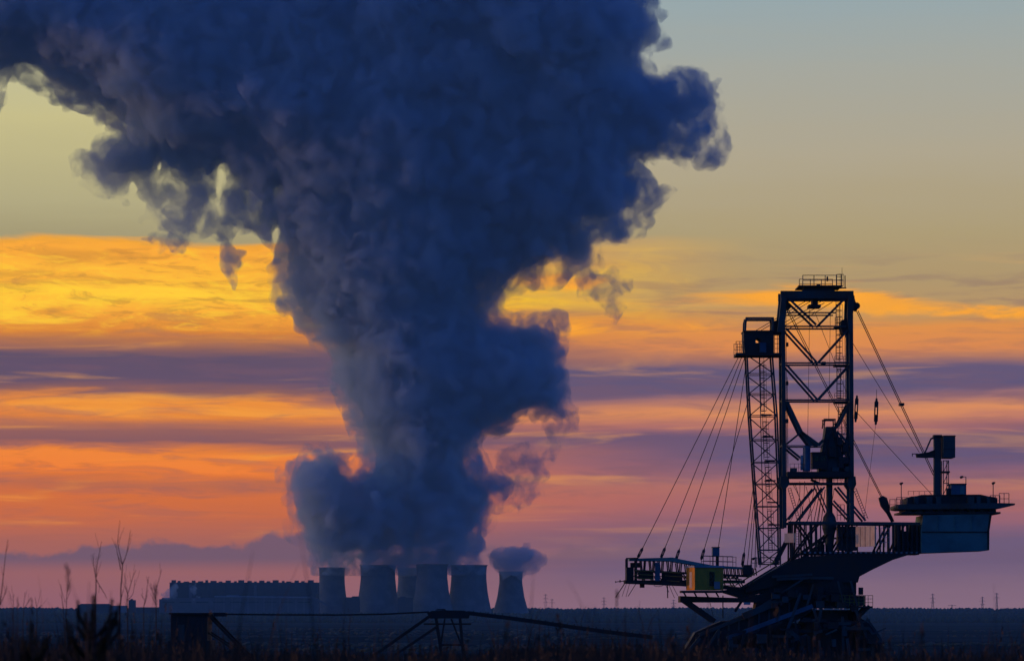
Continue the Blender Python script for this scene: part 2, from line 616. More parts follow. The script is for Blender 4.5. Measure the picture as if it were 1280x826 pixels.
def pbox(x0, x1, r0, r1, d0, d1):
    """box given by photo columns and rows at the station, and depth in metres"""
    b = MB()
    z0 = gz - 1 if r1 is None else (760 - r1) * kb
    return b.box((x0 - 640) * kb, (x1 - 640) * kb, YB + d0, YB + d1, z0, (760 - r0) * kb)


pbox(212, 397, 727.5, None, 0, 70).build('boiler_house', m_clad, root)
for i, (x0, w) in enumerate([(214, 5), (221, 3), (228, 6), (239, 4), (246, 6), (256, 3), (262, 7), (273, 4), (281, 6), (291, 3), (297, 7), (308, 5),
                             (317, 3), (323, 6), (333, 4), (340, 7), (351, 3), (357, 6), (367, 5), (376, 4), (384, 7)]):
    pbox(x0, x0 + w, 724.6 + (i * 7 % 5) * 0.4, 727.5, 6 + (i * 13 % 30), 20 + (i * 13 % 30)).build('roof_vent', m_clad, root)
pbox(203, 400, 748.5, None, -70, -0.5).build('turbine_hall', m_hall, root)
pbox(206, 398, 746.8, 748.5, -66, -30).build('roof_lantern', m_hall, root)
for i in range(9):
    x0 = 216 + i * 20.3
    pbox(x0, x0 + 3.2, 729 + (i % 3), 747, -2.2, -0.1).build('stair_tower', m_hall if i % 4 == 1 else m_clad, root)
for i in range(8):
    x0 = 222 + i * 20.3
    pbox(x0, x0 + 11, 741.5, 743.3, -1.1, -0.1).build('window_band', m_dkglass, root)
for i in range(9):
    x0 = 207 + i * 21
    pbox(x0, x0 + 15, 751.5, 753, -70.9, -70.05).build('window_band', m_dkglass, root)
mb = MB()
mb.tube([P(268, 745.5, YB - 76), P(392, 746.5, YB - 76)], 2.0, 8)
for i in range(13):
    q = P(270 + i * 10, 745.7, YB - 76)
    mb.beam(q, (q.x, q.y, gz), 1.0)
mb.build('pipe_bridge', m_pale, root)
pbox(383, 397, 741, 748.5, -60, -20).build('annex', m_clad, root)
pbox(286, 300, 743.5, 748.5, -62, -40).build('roof_house', m_pale, root)
pbox(305, 313, 744.5, 748.5, -62, -46).build('roof_house', m_pale, root)
# the low conveyor bridge to the tower
mb = MB()
mb.beam(P(388, 745, YB - 78), P(410, 756, YB - 78), 5.0, 5.0)
mb.build('coal_bridge', m_hall, root)

root = empty('industrial_shed', (P(116, 760, YB).x, YB, gz), 'small flat dark shed with a stubby tower, left of the long power station block', 'shed')
pbox(97, 137, 755, None, 0, 40).build('hall', m_clad, root)
MB().plate([((96 - 640) * kb, (760 - 759) * kb), ((101 - 640) * kb, (760 - 754.2) * kb), ((137 - 640) * kb, (760 - 754.2) * kb), ((137 - 640) * kb, (760 - 759) * kb)], YB - 3, YB - 0.2).build('roof', m_clad, root)
pbox(161, 169, 749.5, None, -5, 15).build('stair_tower', m_clad, root)
pbox(163, 166, 748, 749.5, 0, 8).build('roof_vent', m_clad, root)
pbox(139, 158, 756.5, None, 2, 20).build('annex', m_pale, root)
pbox(169.2, 203, 758.5, None, 10, 30).build('link_building', m_clad, root)

root = empty('fuel_depot', (P(432, 760, 7650).x, 7650, gz), 'low dark fuel bunker in the gap between the two leftmost cooling towers', 'bunker')
for (x0, x1, r0, nm) in ((431, 449, 746, 'hall'), (440, 447, 744.8, 'roof_house')):
    MB().box((x0 - 640) * 7650 / F, (x1 - 640) * 7650 / F, 7650, 7690, gz - 1 if nm == 'hall' else (760 - 746) * 7650 / F, (760 - r0) * 7650 / F).build(nm, m_clad, root)
root = empty('fuel_depot', (P(503, 760, 7620).x, 7620, gz), 'low dark bunker in the narrow gap left of the middle cooling tower', 'bunker')
for (x0, x1, r0, nm) in ((497, 516, 746.5, 'hall'), (500, 507, 745.3, 'roof_house')):
    MB().box((x0 - 640) * 7620 / F, (x1 - 640) * 7620 / F, 7620, 7650, gz - 1 if nm == 'hall' else (760 - 746.5) * 7620 / F, (760 - r0) * 7620 / F).build(nm, m_clad, root)

# ------------------------------------------------------------------ pylons on the skyline
m_lattice = paint('galvanised_lattice', (0.06, 0.065, 0.075), (0.09, 0.095, 0.10), 0.2, 0.6)


def pylon(px, top_row, yy, label, arms=3, w=4.6):
    k = yy / F
    x = (px - 640) * k
    b = ground_z(x, yy)
    top = (760 - top_row) * k
    H = top - b
    root = empty('power_pylon', (x, yy, b), label, 'pylon', 'power pylons on the skyline')
    mb = MB()

    def half(z):
        return max(0.5, w * (1 - z / H) ** 1.25 + 0.55)
    lv = [H * (1 - (1 - i / 9.0) ** 1.15) for i in range(10)]
    for sx in (-1, 1):
        for sy in (-1, 1):
            for a_, c_ in zip(lv[:-1], lv[1:]):
                mb.beam((x + sx * half(a_), yy + sy * half(a_), b + a_), (x + sx * half(c_), yy + sy * half(c_), b + c_), 0.42)
    for a_, c_ in zip(lv[:-1], lv[1:]):
        for sy in (-1, 1):
            mb.beam((x - half(a_), yy + sy * half(a_), b + a_), (x + half(c_), yy + sy * half(c_), b + c_), 0.26)
            mb.beam((x + half(a_), yy + sy * half(a_), b + a_), (x - half(c_), yy + sy * half(c_), b + c_), 0.26)
    mb.build('lattice_mast', m_lattice, root)
    for i in range(arms):
        z = H * (0.96 - 0.13 * i)
        ln = (4.0, 6.2, 5.0)[i % 3] if arms > 1 else 9.0
        for s in (-1, 1):
            a = MB()
            a.beam((x, yy, b + z), (x + s * ln, yy, b + z - 0.2), 0.5, None, 0.25)
            a.beam((x, yy, b + z + 1.6), (x + s * ln, yy, b + z), 0.3)
            a.beam((x + s * ln, yy, b + z), (x + s * ln, yy, b + z - 1.8), 0.3)
            a.build('cross_arm', m_lattice, root)


pylon(1166, 741.5, 6900, 'tallest lattice pylon on the skyline just right of the excavator')
pylon(1228, 745.5, 7000, 'shorter dark pylon left of the slim mast at the far right edge', 3, 4.0)
pylon(1246, 740.5, 7000, 'slim tall lattice mast nearest the right edge of the skyline', 2, 3.2)
pylon(1190, 755.5, 7100, 'low T shaped pylon barely rising over the forest far right', 1, 3.0)
pylon(682, 742, 7200, 'lattice pylon just right of the rightmost cooling tower, the taller of two', 3, 4.4)
pylon(690, 748, 7500, 'lower pylon close behind the taller one by the rightmost cooling tower', 2, 4.2)
pylon(755, 746, 7300, 'faint slim pylon standing alone midway between cooling towers and excavator', 3, 4.0)
pylon(842, 749, 7300, 'faint pylon under the yellow cabin end of the excavator', 3, 4.0)

# ------------------------------------------------------------------ steam plumes
PLUME_Y = 7800.0
K = PLUME_Y / F                  # metres per photo pixel at the power station


def spline_matrix(n_out, step_px, cell_px, off):
    """cubic B-spline weights from a random lattice of spacing cell to a line of samples"""
    pos = np.arange(n_out) * step_px / cell_px + off
    i0 = np.floor(pos).astype(int)
    f = pos - i0
    n_in = i0.max() + 4
    M = np.zeros((n_out, n_in), np.float32)
    w = [(1 - f) ** 3 / 6, (3 * f ** 3 - 6 * f ** 2 + 4) / 6, (-3 * f ** 3 + 3 * f ** 2 + 3 * f + 1) / 6, f ** 3 / 6]
    for k in range(4):
        M[np.arange(n_out), i0 + k] += w[k]
    return M


def lattice_noise(shape, step, cell, rng):
    Ms = [spline_matrix(n, step, cell, rng.random()) for n in shape]
    g = rng.standard_normal([M.shape[1] for M in Ms]).astype(np.float32)
    g = np.tensordot(Ms[0], g, axes=(1, 0))                 # x, ly, lz
    g = np.tensordot(g, Ms[2], axes=(2, 1))                 # x, ly, z
    g = np.matmul(Ms[1][None], g)                           # x, y, z
    return g * 1.9


def poly_sdf(px, pz, poly):
    """signed distance to a closed polygon, positive inside"""
    P = np.array(poly, np.float32)
    d = np.full(px.shape, 1e9, np.float32)
    ins = np.zeros(px.shape, bool)
    n = len(P)
    for i in range(n):
        ax, az_ = P[i]
        bx, bz = P[(i + 1) % n]
        ex, ez = bx - ax, bz - az_
        t_ = np.clip(((px - ax) * ex + (pz - az_) * ez) / (ex * ex + ez * ez + 1e-9), 0, 1)
        d = np.minimum(d, np.hypot(px - ax - t_ * ex, pz - az_ - t_ * ez))
        c = ((az_ > pz) != (bz > pz)) & (px < ex * (pz - az_) / (ez if ez else 1e-9) + ax)
        ins ^= c
    return np.where(ins, d, -d)


def surface_nets(f, org, step):
    """quads on the zero level of a sampled field (positive inside)"""
    s = f > 0
    nx, ny, nz = f.shape
    cnt = np.zeros((nx - 1, ny - 1, nz - 1), np.uint8)
    for a in (0, 1):
        for b in (0, 1):
            for c in (0, 1):
                cnt += s[a:nx - 1 + a, b:ny - 1 + b, c:nz - 1 + c]
    act = np.argwhere((cnt > 0) & (cnt < 8))
    idx = np.full(cnt.shape, -1, np.int32)
    idx[act[:, 0], act[:, 1], act[:, 2]] = np.arange(len(act))
    acc = np.zeros((len(act), 3), np.float32)
    num = np.zeros(len(act), np.float32)
    corners = [(a, b, c) for a in (0, 1) for b in (0, 1) for c in (0, 1)]
    val = {c: f[act[:, 0] + c[0], act[:, 1] + c[1], act[:, 2] + c[2]] for c in corners}
    for c in corners:
        for ax in range(3):
            if c[ax] == 0:
                e = list(c)
                e[ax] = 1
                v0, v1 = val[c], val[tuple(e)]
                cr = (v0 > 0) != (v1 > 0)
                t_ = np.where(cr, v0 / np.where(cr, v0 - v1, 1), 0)
                for k in range(3):
                    acc[:, k] += np.where(cr, c[k] + (t_ if k == ax else 0), 0)
                num += cr
    verts = (act + acc / num[:, None]) * step + np.array(org, np.float32)
    quads = []
    for ax in range(3):
        o1, o2 = [(1, 2), (2, 0), (0, 1)][ax]
        sl0 = [slice(1, -1)] * 3
        sl1 = [slice(1, -1)] * 3
        sl0[ax] = slice(0, f.shape[ax] - 1)
        sl1[ax] = slice(1, f.shape[ax])
        A, B = s[tuple(sl0)], s[tuple(sl1)]
        for flip in (False, True):
            e = np.argwhere((A & ~B) if not flip else (~A & B))
            base = e + 1
            base[:, ax] -= 1
            q = []
            for d1, d2 in ((0, 0), (1, 0), (1, 1), (0, 1)):
                c = base.copy()
                c[:, o1] -= d1
                c[:, o2] -= d2
                q.append(idx[c[:, 0], c[:, 1], c[:, 2]])
            q = np.stack(q, 1)
            quads.append(q[:, ::-1] if flip else q)
    return verts, np.concatenate(quads)


def fast_mesh(name, verts, quads, mat, origin):
    me = bpy.data.meshes.new(name)
    verts = verts - np.array(origin, np.float32)
    me.vertices.add(len(verts))
    me.vertices.foreach_set('co', verts.astype(np.float32).ravel())
    me.loops.add(quads.size)
    me.loops.foreach_set('vertex_index', quads.astype(np.int32).ravel())
    me.polygons.add(len(quads))
    me.polygons.foreach_set('loop_start', np.arange(0, quads.size, 4, dtype=np.int32))
    me.polygons.foreach_set('use_smooth', np.ones(len(quads), bool))
    me.update(calc_edges=True)
    me.validate()
    me.materials.append(mat)
    o = bpy.data.objects.new(name, me)
    o.location = origin
    col.objects.link(o)
    return o


def steam(name, label, cat, polys, box, step, depth, rcap, mat, seed, octaves, frays=(), yoff=0.0, group=None, core=None, grow=0.0, holes=(), crags=()):
    """polys: outlines in photo pixels (x, row); inflated to round bodies of real depth, then broken into billows"""
    rng = np.random.default_rng(seed)
    bx0, bx1, by0, by1 = box
    nx, nz, nd = int((bx1 - bx0) / step) + 1, int((by1 - by0) / step) + 1, int(2 * depth / step) + 1
    X = (bx0 + np.arange(nx) * step).astype(np.float32)
    Zr = (by1 - np.arange(nz) * step).astype(np.float32)     # photo rows, going up
    Yd = (-depth + np.arange(nd) * step).astype(np.float32)
    PX, PZ = np.meshgrid(X, Zr, indexing='ij')
    D = np.full(PX.shape, -1e9, np.float32)
    for p in polys:
        D = np.maximum(D, poly_sdf(PX, PZ, p))
    # body: every cross-section is round, at most rcap thick
    rc = rcap(PX, PZ).astype(np.float32)
    Dc = np.minimum(D, rc)
    f = rc[:, None, :] - np.sqrt((rc - Dc)[:, None, :] ** 2 + Yd[None, :, None] ** 2)
    amp = np.ones(PX.shape, np.float32)
    for cx, cz, rx, rz, a in frays:                          # places where the steam is torn
        amp += a * np.exp(-((PX - cx) / rx) ** 2 - ((PZ - cz) / rz) ** 2)
    camp = amp.copy()
    for cx, cz, rx, rz, a in crags:                          # knobbly, crisp billows
        camp += a * np.exp(-((PX - cx) / rx) ** 2 - ((PZ - cz) / rz) ** 2)
    disp = np.zeros((nx, nd, nz), np.float32)
    for cell, a, billow in octaves:
        n_ = lattice_noise((nx, nd, nz), step, cell, rng)
        if billow:
            n_ = np.abs(n_) * 2.0 - 0.95
        disp += a * n_
    f += disp * (camp - 0.6 * (amp - 1))[:, None, :] - ((amp - 1) * 1.0)[:, None, :]
    f += grow
    for cx, cz, rx, rz, a in holes:                          # gaps where the sky shows through
        f -= (a * np.exp(-((PX - cx) / rx) ** 2 - ((PZ - cz) / rz) ** 2))[:, None, :]
    # rule out open borders
    f[0], f[-1], f[:, 0], f[:, -1], f[:, :, 0], f[:, :, -1] = (-1,) * 6
    def body(f, name, mat, par=None):
        v, q = surface_nets(f, (0, 0, 0), 1.0)
        return to_world(v, q, name, mat, par)

    def to_world(v, q, name, mat, par):
        px = bx0 + v[:, 0] * step
        row = by1 - v[:, 2] * step
        yd = (-depth + v[:, 1] * step) * K + yoff
        # true positions: horizontal and vertical metres at the station's distance
        wv = np.stack([(px - 640) * K, PLUME_Y + yd, (760 - row) * K], 1)
        org = par.location if par else (float(wv[:, 0].mean()), PLUME_Y + yoff, float(wv[:, 2].min()))
        o = fast_mesh(name, wv, q, mat, tuple(org))
        if par:
            o.location = (0, 0, 0)
            o.parent = par
        return o

    o = body(f, name, mat)
    if core:
        body(f - core[0] - ((amp - 1) * core[2])[:, None, :], 'core', core[1], o)
    return tag(o, label, cat, group)


def steam_mat(name, dens, skin, colr=(0.74, 0.89, 0.97), torn=None):
    m, t, out = new_mat(name)
    pv = t.n('ShaderNodeVolumePrincipled')
    pv.inputs['Color'].default_value = colr + (1,)
    pv.inputs['Anisotropy'].default_value = 0.1
    pv.inputs['Density'].default_value = dens
    if torn:
        cell, lo, hi, rate = torn
        tc = t.n('ShaderNodeTexCoord').outputs['Object']
        mp = t.n('ShaderNodeMapping')
        t.t.links.new(tc, mp.inputs['Vector'])
        mp.inputs['Scale'].default_value = (1, 1, 0.92)
        nz = t.noise(mp.outputs[0], 1.0 / cell, 5.0, 0.62, 0.5)
        t.t.links.new(t.m('MULTIPLY', t.sstep(nz, lo, hi), dens), pv.inputs['Density'])
        m.cycles.volume_step_rate = rate
    t.t.links.new(pv.outputs[0], out.inputs['Volume'])
    tr = t.n('ShaderNodeBsdfTransparent')
    df = t.n('ShaderNodeBsdfDiffuse')
    df.inputs[0].default_value = (0.8, 0.8, 0.8, 1)
    mx = t.n('ShaderNodeMixShader')
    mx.inputs[0].default_value = skin
    t.t.links.new(tr.outputs[0], mx.inputs[1])
    t.t.links.new(df.outputs[0], mx.inputs[2])
    t.t.links.new(mx.outputs[0], out.inputs['Surface'])
    return m


m_steam = steam_mat('thick_steam', 0.025, 0.0)
m_fringe = steam_mat('torn_steam', 0.034, 0.03, torn=(62, 0.43, 0.63, 0.085))
m_thin = steam_mat('thin_steam', 0.03, 0.04)

MAIN = [(815, -90), (812, 20), (832, 48), (824, 72), (838, 88), (858, 96), (868, 114), (888, 124), (903, 152), (895, 184),
        (876, 184), (850, 177), (822, 184), (801, 205), (804, 235), (796, 260), (780, 288), (750, 298), (738, 322), (704, 336),
        (672, 343), (642, 358), (626, 370), (616, 386), (630, 400), (650, 401), (670, 409), (688, 422), (699, 442), (706, 470), (709, 492), (718, 512),
        (702, 524), (680, 520), (656, 528), (630, 544), (602, 556), (610, 585), (632, 606), (636, 628), (618, 652), (608, 674), (602, 700), (606, 714),
        (562, 718), (556, 707), (526, 708), (520, 718), (500, 716), (495, 707), (474, 708), (454, 718), (440, 704), (428, 717), (414, 714), (411, 702), (402, 684), (393, 664), (384, 640),
        (372, 606), (384, 586), (410, 580), (428, 586), (444, 592), (452, 578), (456, 556), (442, 520), (424, 490), (407, 450), (386, 424),
        (366, 395), (350, 374), (345, 350), (352, 334), (330, 318), (312, 300), (302, 335), (290, 350), (277, 346), (266, 318), (242, 298),
        (216, 310), (192, 288), (172, 270), (150, 244), (120, 238), (108, 200), (118, 180), (136, 164), (104, 150), (60, 146), (26, 130),
        (0, 150), (-90, 170), (-90, -90)]


def main_cap(px, row):
    # a slim column low down that opens out as it rises
    r_ = 62 + 88 * np.clip((640 - row) / 520.0, 0, 1)
    # the torn skirt on the left hangs thin
    thin = np.exp(-((px - 215) / 125) ** 4 - ((row - 255) / 75) ** 4)
    edge = np.exp(-((px + 10) / 70) ** 4 - ((row - 120) / 60) ** 4)
    r_ = r_ * (1 - thin) + 36 * thin
    return r_ * (1 - edge) + 40 * edge


steam('steam_plume', 'huge dark blue steam plume billowing up from the row of cooling towers and spreading left', 'steam plume',
      [MAIN], (-70, 925, -70, 720), 2.5, 172.5, main_cap, m_fringe, 7,
      [(130, 13, False), (74, 10, True), (38, 4.8, True), (19, 3.2, True), (10.5, 2.5, True), (6, 1.8, False)],
      frays=[(240, 255, 120, 75, 1.2), (335, 300, 35, 60, 0.7), (765, 310, 60, 45, 1.0), (640, 548, 40, 16, 0.6), (870, 150, 40, 60, 0.5), (10, 130, 60, 40, 0.8)], core=(21, m_steam, 24), grow=9,
      holes=[(199, 202, 7, 20, 52), (214, 186, 5, 10, 26), (276, 214, 9, 22, 56), (272, 244, 6, 14, 34), (350, 238, 9, 14, 60), (308, 300, 15, 8, 40), (330, 318, 10, 11, 44), (346, 290, 8, 15, 48),
             (165, 228, 7, 12, 20), (312, 255, 6, 15, 28)],
      crags=[(395, 640, 60, 80, 1.0), (680, 460, 60, 80, 0.35), (600, 640, 50, 80, .7), (870, 150, 60, 70, .8), (800, 60, 40, 60, .5)])
steam('steam_plume', 'small dark steam puff leaving the rightmost cooling tower', 'steam plume',
      [[(630, 722), (626, 714), (614, 706), (609, 695), (617, 685), (632, 682), (643, 677), (658, 680), (671, 686), (676, 697), (668, 707), (656, 713), (649, 722)]],
      (592, 696, 662, 738), 1.25, 38, lambda a, b: 30 + 0 * a, m_thin, 11,
      [(24, 4, True), (12, 3.0, True), (6, 1.7, True), (3.2, 1.0, False)])

m_wisp = steam_mat('steam_wisp', 0.022, 0.02, torn=(36, 0.42, 0.62, 0.06))
steam('steam_wisp', 'faint torn scrap of steam drifting clear right of the plume, above the excavator boom height', 'steam wisp',
      [[(728, 336), (742, 338), (752, 344), (764, 340), (775, 348), (788, 352), (786, 364), (776, 372), (780, 386), (772, 398), (762, 388), (760, 370), (744, 366), (722, 366), (712, 352)]],
      (700, 800, 325, 408), 1.5, 30, lambda a, b: 20 + 0 * a, m_wisp, 13, [(26, 4, True), (13, 3, True), (6, 1.6, True)], frays=[(745, 355, 40, 30, .4)], grow=3)
steam('steam_wisp', 'torn scrap of steam right of the narrow waist of the plume, low above the towers', 'steam wisp',
      [[(626, 585), (634, 570), (650, 562), (668, 566), (684, 572), (680, 592), (668, 606), (676, 618), (660, 632), (648, 640), (640, 628), (650, 612), (636, 604)]],
      (610, 700, 550, 652), 1.5, 32, lambda a, b: 22 + 0 * a, m_wisp, 17, [(26, 4, True), (13, 3, True), (6, 1.6, True)], grow=3)
steam('steam_wisp', 'long faint veil of steam fraying off the right shoulder of the plume, below its bulge', 'steam wisp',
      [[(690, 520), (705, 512), (722, 518), (720, 534), (704, 548), (700, 566), (690, 580), (684, 566), (688, 548), (676, 534)]],
      (660, 740, 500, 592), 1.5, 26, lambda a, b: 16 + 0 * a, m_wisp, 29, [(26, 4, True), (13, 3, True), (6, 1.6, True)], grow=2)
m_white_steam = steam_mat('white_steam', 0.03, 0.06)
steam('steam_puff', 'larger whitish steam puff, in front of the left end of the power station', 'steam puff',
      [[(222, 748), (221, 741), (227, 734), (236, 731.5), (240, 735), (238, 742), (234, 748)]], (206, 256, 720, 756), .6, 14,
      lambda a, b: 7 + 0 * a, m_white_steam, 19, [(9, 1.8, True), (4.5, 1.3, True), (2.2, .6, True)], yoff=-300, grow=-.3)
steam('steam_puff', 'smaller thin whitish steam puff just right of a larger one on the power station', 'steam puff',
      [[(258, 748), (256, 742), (254, 736), (259, 733), (264, 734.5), (261, 740), (264, 747)]], (242, 278, 720, 756), .6, 12,
      lambda a, b: 4 + 0 * a, m_white_steam, 23, [(9, 1.8, True), (4.5, 1.3, True), (2.2, .6, True)], yoff=-300, grow=-.3)

# ------------------------------------------------------------------ bucket-wheel style stacker / excavator, 350 m away
DE = 350.0
KE = DE / F                       # 0.09 m per photo pixel at the machine


def S(px, row, d=0.0):
    return Vector(((px - 640) * KE, DE + d, (760 - row) * KE))


m_steel = paint('blue_grey_machine_paint', (0.032, 0.072, 0.076), (0.075, 0.046, 0.028), 0.35, 0.6, 0.0, 0.15)
m_dark = paint('greasy_dark_steel', (0.016, 0.021, 0.021), (0.042, 0.026, 0.015), 0.5, 0.65, 0.0, 0.15)
m_blue = paint('blue_sheet_metal', (0.035, 0.125, 0.20), (0.028, 0.085, 0.13), 0.5, 0.5)
m_slab = paint('faded_blue_counterweight', (0.10, 0.25, 0.23), (0.075, 0.16, 0.15), 0.3, 0.65, 0.0, 0.1)
m_yellow = paint('dirty_yellow_paint', (0.95, 0.33, 0.02), (0.66, 0.24, 0.02), 0.6, 0.6)
m_rail = paint('worn_yellow_handrail', (0.55, 0.32, 0.04), (0.25, 0.15, 0.04), 0.8, 0.6)
m_white = paint('bleached_board', (0.86, 0.62, 0.44), (0.74, 0.50, 0.34), 0.9, 0.8)
m_roof = paint('pale_roof_sheet', (0.40, 0.40, 0.42), (0.28, 0.28, 0.30), 0.6, 0.6)
m_red = paint('dull_red_box', (0.14, 0.020, 0.018), (0.08, 0.018, 0.015), 0.8, 0.6)
m_rope = paint('steel_rope', (0.012, 0.013, 0.015), (0.02, 0.02, 0.02), 2.0, 0.55, 0.4)
m_cabglass = paint('dark_cabin_glass', (0.010, 0.012, 0.014), (0.014, 0.016, 0.018), 1.0, 0.12)
m_lens = paint('unlit_lamp_glass', (0.10, 0.11, 0.12), (0.08, 0.08, 0.09), 1.0, 0.2)

exc = empty('mining_excavator', S(1020, 915), 'huge dark mining excavator with tall portal mast, long left boom and blue counterweight boom', 'excavator')


def beam(name, a, b, w, d=0.0, h=None, mat=None, w2=None, par=None, d2=None):
    """one square member between two photo points; w in photo pixels"""
    mb = MB().beam(S(a[0], a[1], d), S(b[0], b[1], d if d2 is None else d2), w * KE, (h or w) * KE, None if w2 is None else w2 * KE)
    return mb.build(name, mat or m_steel, par or exc)


def block(name, x0, x1, r0, r1, d0, d1, mat=None, par=None):
    return MB().box(S(x0, 0).x, S(x1, 0).x, DE + d0, DE + d1, S(0, r1).z, S(0, r0).z).build(name, mat or m_steel, par or exc)


def plate(name, pts, d0, d1, mat=None, par=None):
    return MB().plate([(S(x, r).x, S(x, r).z) for x, r in pts], DE + d0, DE + d1).build(name, mat or m_steel, par or exc)


def railing(x0, r0, x1, r1, hgt=12.0, n=5, d=0.0, mat=None, par=None, w=0.75, mid=2, name='railing'):
    mb = MB()
    for i in range(n + 1):
        f = i / n
        x, r_ = x0 + (x1 - x0) * f, r0 + (r1 - r0) * f
        mb.beam(S(x, r_, d), S(x, r_ - hgt, d), w * KE)
    for j in range(mid):
        o = hgt * (1 - j / mid) - (0.2 if j == 0 else 0)
        mb.beam(S(x0, r0 - o, d), S(x1, r1 - o, d), w * KE * 0.9)
    return mb.build(name, mat or m_steel, par or exc)


def ladder(name, a, b, width, d=0.0, pitch=3.4, w=0.55, par=None, hoop=None, mat=None):
    """ladder between two photo points; hoop = (from, to, out) adds a safety cage"""
    mb = MB()
    A, B = Vector(a), Vector(b)
    dirn = (B - A).normalized()
    nrm = Vector((dirn.y, -dirn.x))
    if nrm.x < 0:
        nrm = -nrm
    L = (B - A).length
    for s in (0, 1):
        mb.beam(S(*(A + nrm * width * s), d), S(*(B + nrm * width * s), d), w * KE)
    for i in range(int(L / pitch) + 1):
        p = A + dirn * i * pitch
        mb.beam(S(*p, d), S(*(p + nrm * width), d), w * KE * 0.8)
    if hoop:
        f0, f1, out_ = hoop
        n = max(2, int(L * (f1 - f0) / 7.5))
        for i in range(n + 1):
            p = A + dirn * L * (f0 + (f1 - f0) * i / n)
            c = p + nrm * width / 2
            ring = [S(c.x + math.cos(q) * (width / 2 + out_ * .5) + out_ * .5, c.y, d - (0.35 + 0.35 * math.sin(q))) for q in [j * math.pi / 4 for j in range(9)]]
            mb.tube(ring, 0.28 * KE, 4, False)
        for off in (-out_ * 0.0, width / 2 + out_ * 0.5, width + out_):
            mb.beam(S(*(A + dirn * L * f0 + nrm * off), d - 0.6), S(*(A + dirn * L * f1 + nrm * off), d - 0.6), 0.45 * KE)
    return mb.build(name, mat or m_steel, par or exc)


def rope(name, a, b, d=0.0, r=0.42, d2=None, sag=0.0, mat=None):
    A, B = S(a[0], a[1], d), S(b[0], b[1], d if d2 is None else d2)
    pts = [A.lerp(B, i / 8.0) - Vector((0, 0, sag * KE * 4 * (i / 8.0) * (1 - i / 8.0))) for i in range(9)]
    return MB().tube(pts, r * KE, 5).build(name, mat or m_rope, exc, True)


def turnbuckle(a, b, w=3.0, d=0.0):
    mb = MB()
    A, B = Vector(a), Vector(b)
    v = B - A
    nrm = Vector((v.y, -v.x)).normalized()
    for s in (-1, 1):
        mb.beam(S(*(A + v * .12 + nrm * s * w * .36), d), S(*(A + v * .88 + nrm * s * w * .36), d), w * .34 * KE)
    mb.beam(S(*A, d), S(*(A + v * .34), d), w * .45 * KE, None, w * KE)
    mb.beam(S(*(A + v * .62), d), S(*B, d), w * KE, None, w * .5 * KE)
    return mb.build('turnbuckle', m_dark, exc)


def wheel(name, x, row, rad, d0, d1, mat=None, par=None, n=20):
    mb = MB()
    prof = [(rad, d0), (rad, d0 + .08), (rad * .88, d0 + .12), (rad * .88, d1 - .12), (rad, d1 - .08), (rad, d1)]
    c = S(x, row)
    vs, fs = [], []
    for r_, y_ in prof:
        for k in range(n):
            an = 2 * math.pi * k / n
            vs.append((c.x + r_ * KE * math.cos(an), DE + y_, c.z + r_ * KE * math.sin(an)))
    for j in range(len(prof) - 1):
        for k in range(n):
            k2 = (k + 1) % n
            fs.append((j * n + k, j * n + k2, (j + 1) * n + k2, (j + 1) * n + k))
    fs.append(tuple(range(n)))
    fs.append(tuple(len(vs) - 1 - k for k in range(n)))
    mb.add(vs, fs)
    return mb.build(name, mat or m_dark, par or exc)


def column(name, prof, x, mat=None, par=None, n=20, d=0.0):
    """turned upright body: prof = (row, radius) in photo pixels"""
    vs, fs = [], []
    for row, r_ in prof:
        c = S(x, row, d)
        for k in range(n):
            an = 2 * math.pi * k / n
            vs.append((c.x + r_ * KE * math.cos(an), c.y + r_ * KE * math.sin(an), c.z))
    m_ = len(prof)
    for j in range(m_ - 1):
        for k in range(n):
            k2 = (k + 1) % n
            fs.append((j * n + k, j * n + k2, (j + 1) * n + k2, (j + 1) * n + k))
    fs.append(tuple(range(n)))
    fs.append(tuple((m_ - 1) * n + k for k in range(n)))
    return MB().add(vs, fs).build(name, mat or m_steel, par or exc)


def lamp(x, base, top, hx, hr, d=0.0):
    p = beam('lamp_post', (x, base), (x, top), 0.9, d)
    if abs(hx - x) > 1:
        q = MB().beam(S(x, top, d), S(hx, top + .3, d), 0.7 * KE)
        q.build('arm', m_steel, p)
    hd = MB()
    hd.tube([S(hx - 2.0, hr + 0.9, d - .1), S(hx - 0.4, hr + .2, d - .06), S(hx + 1.6, hr - .7, d)], [1.5 * KE, 1.6 * KE, 0.8 * KE], 8)
    h_ = hd.build('lamp_head', m_dark, p)
    return p


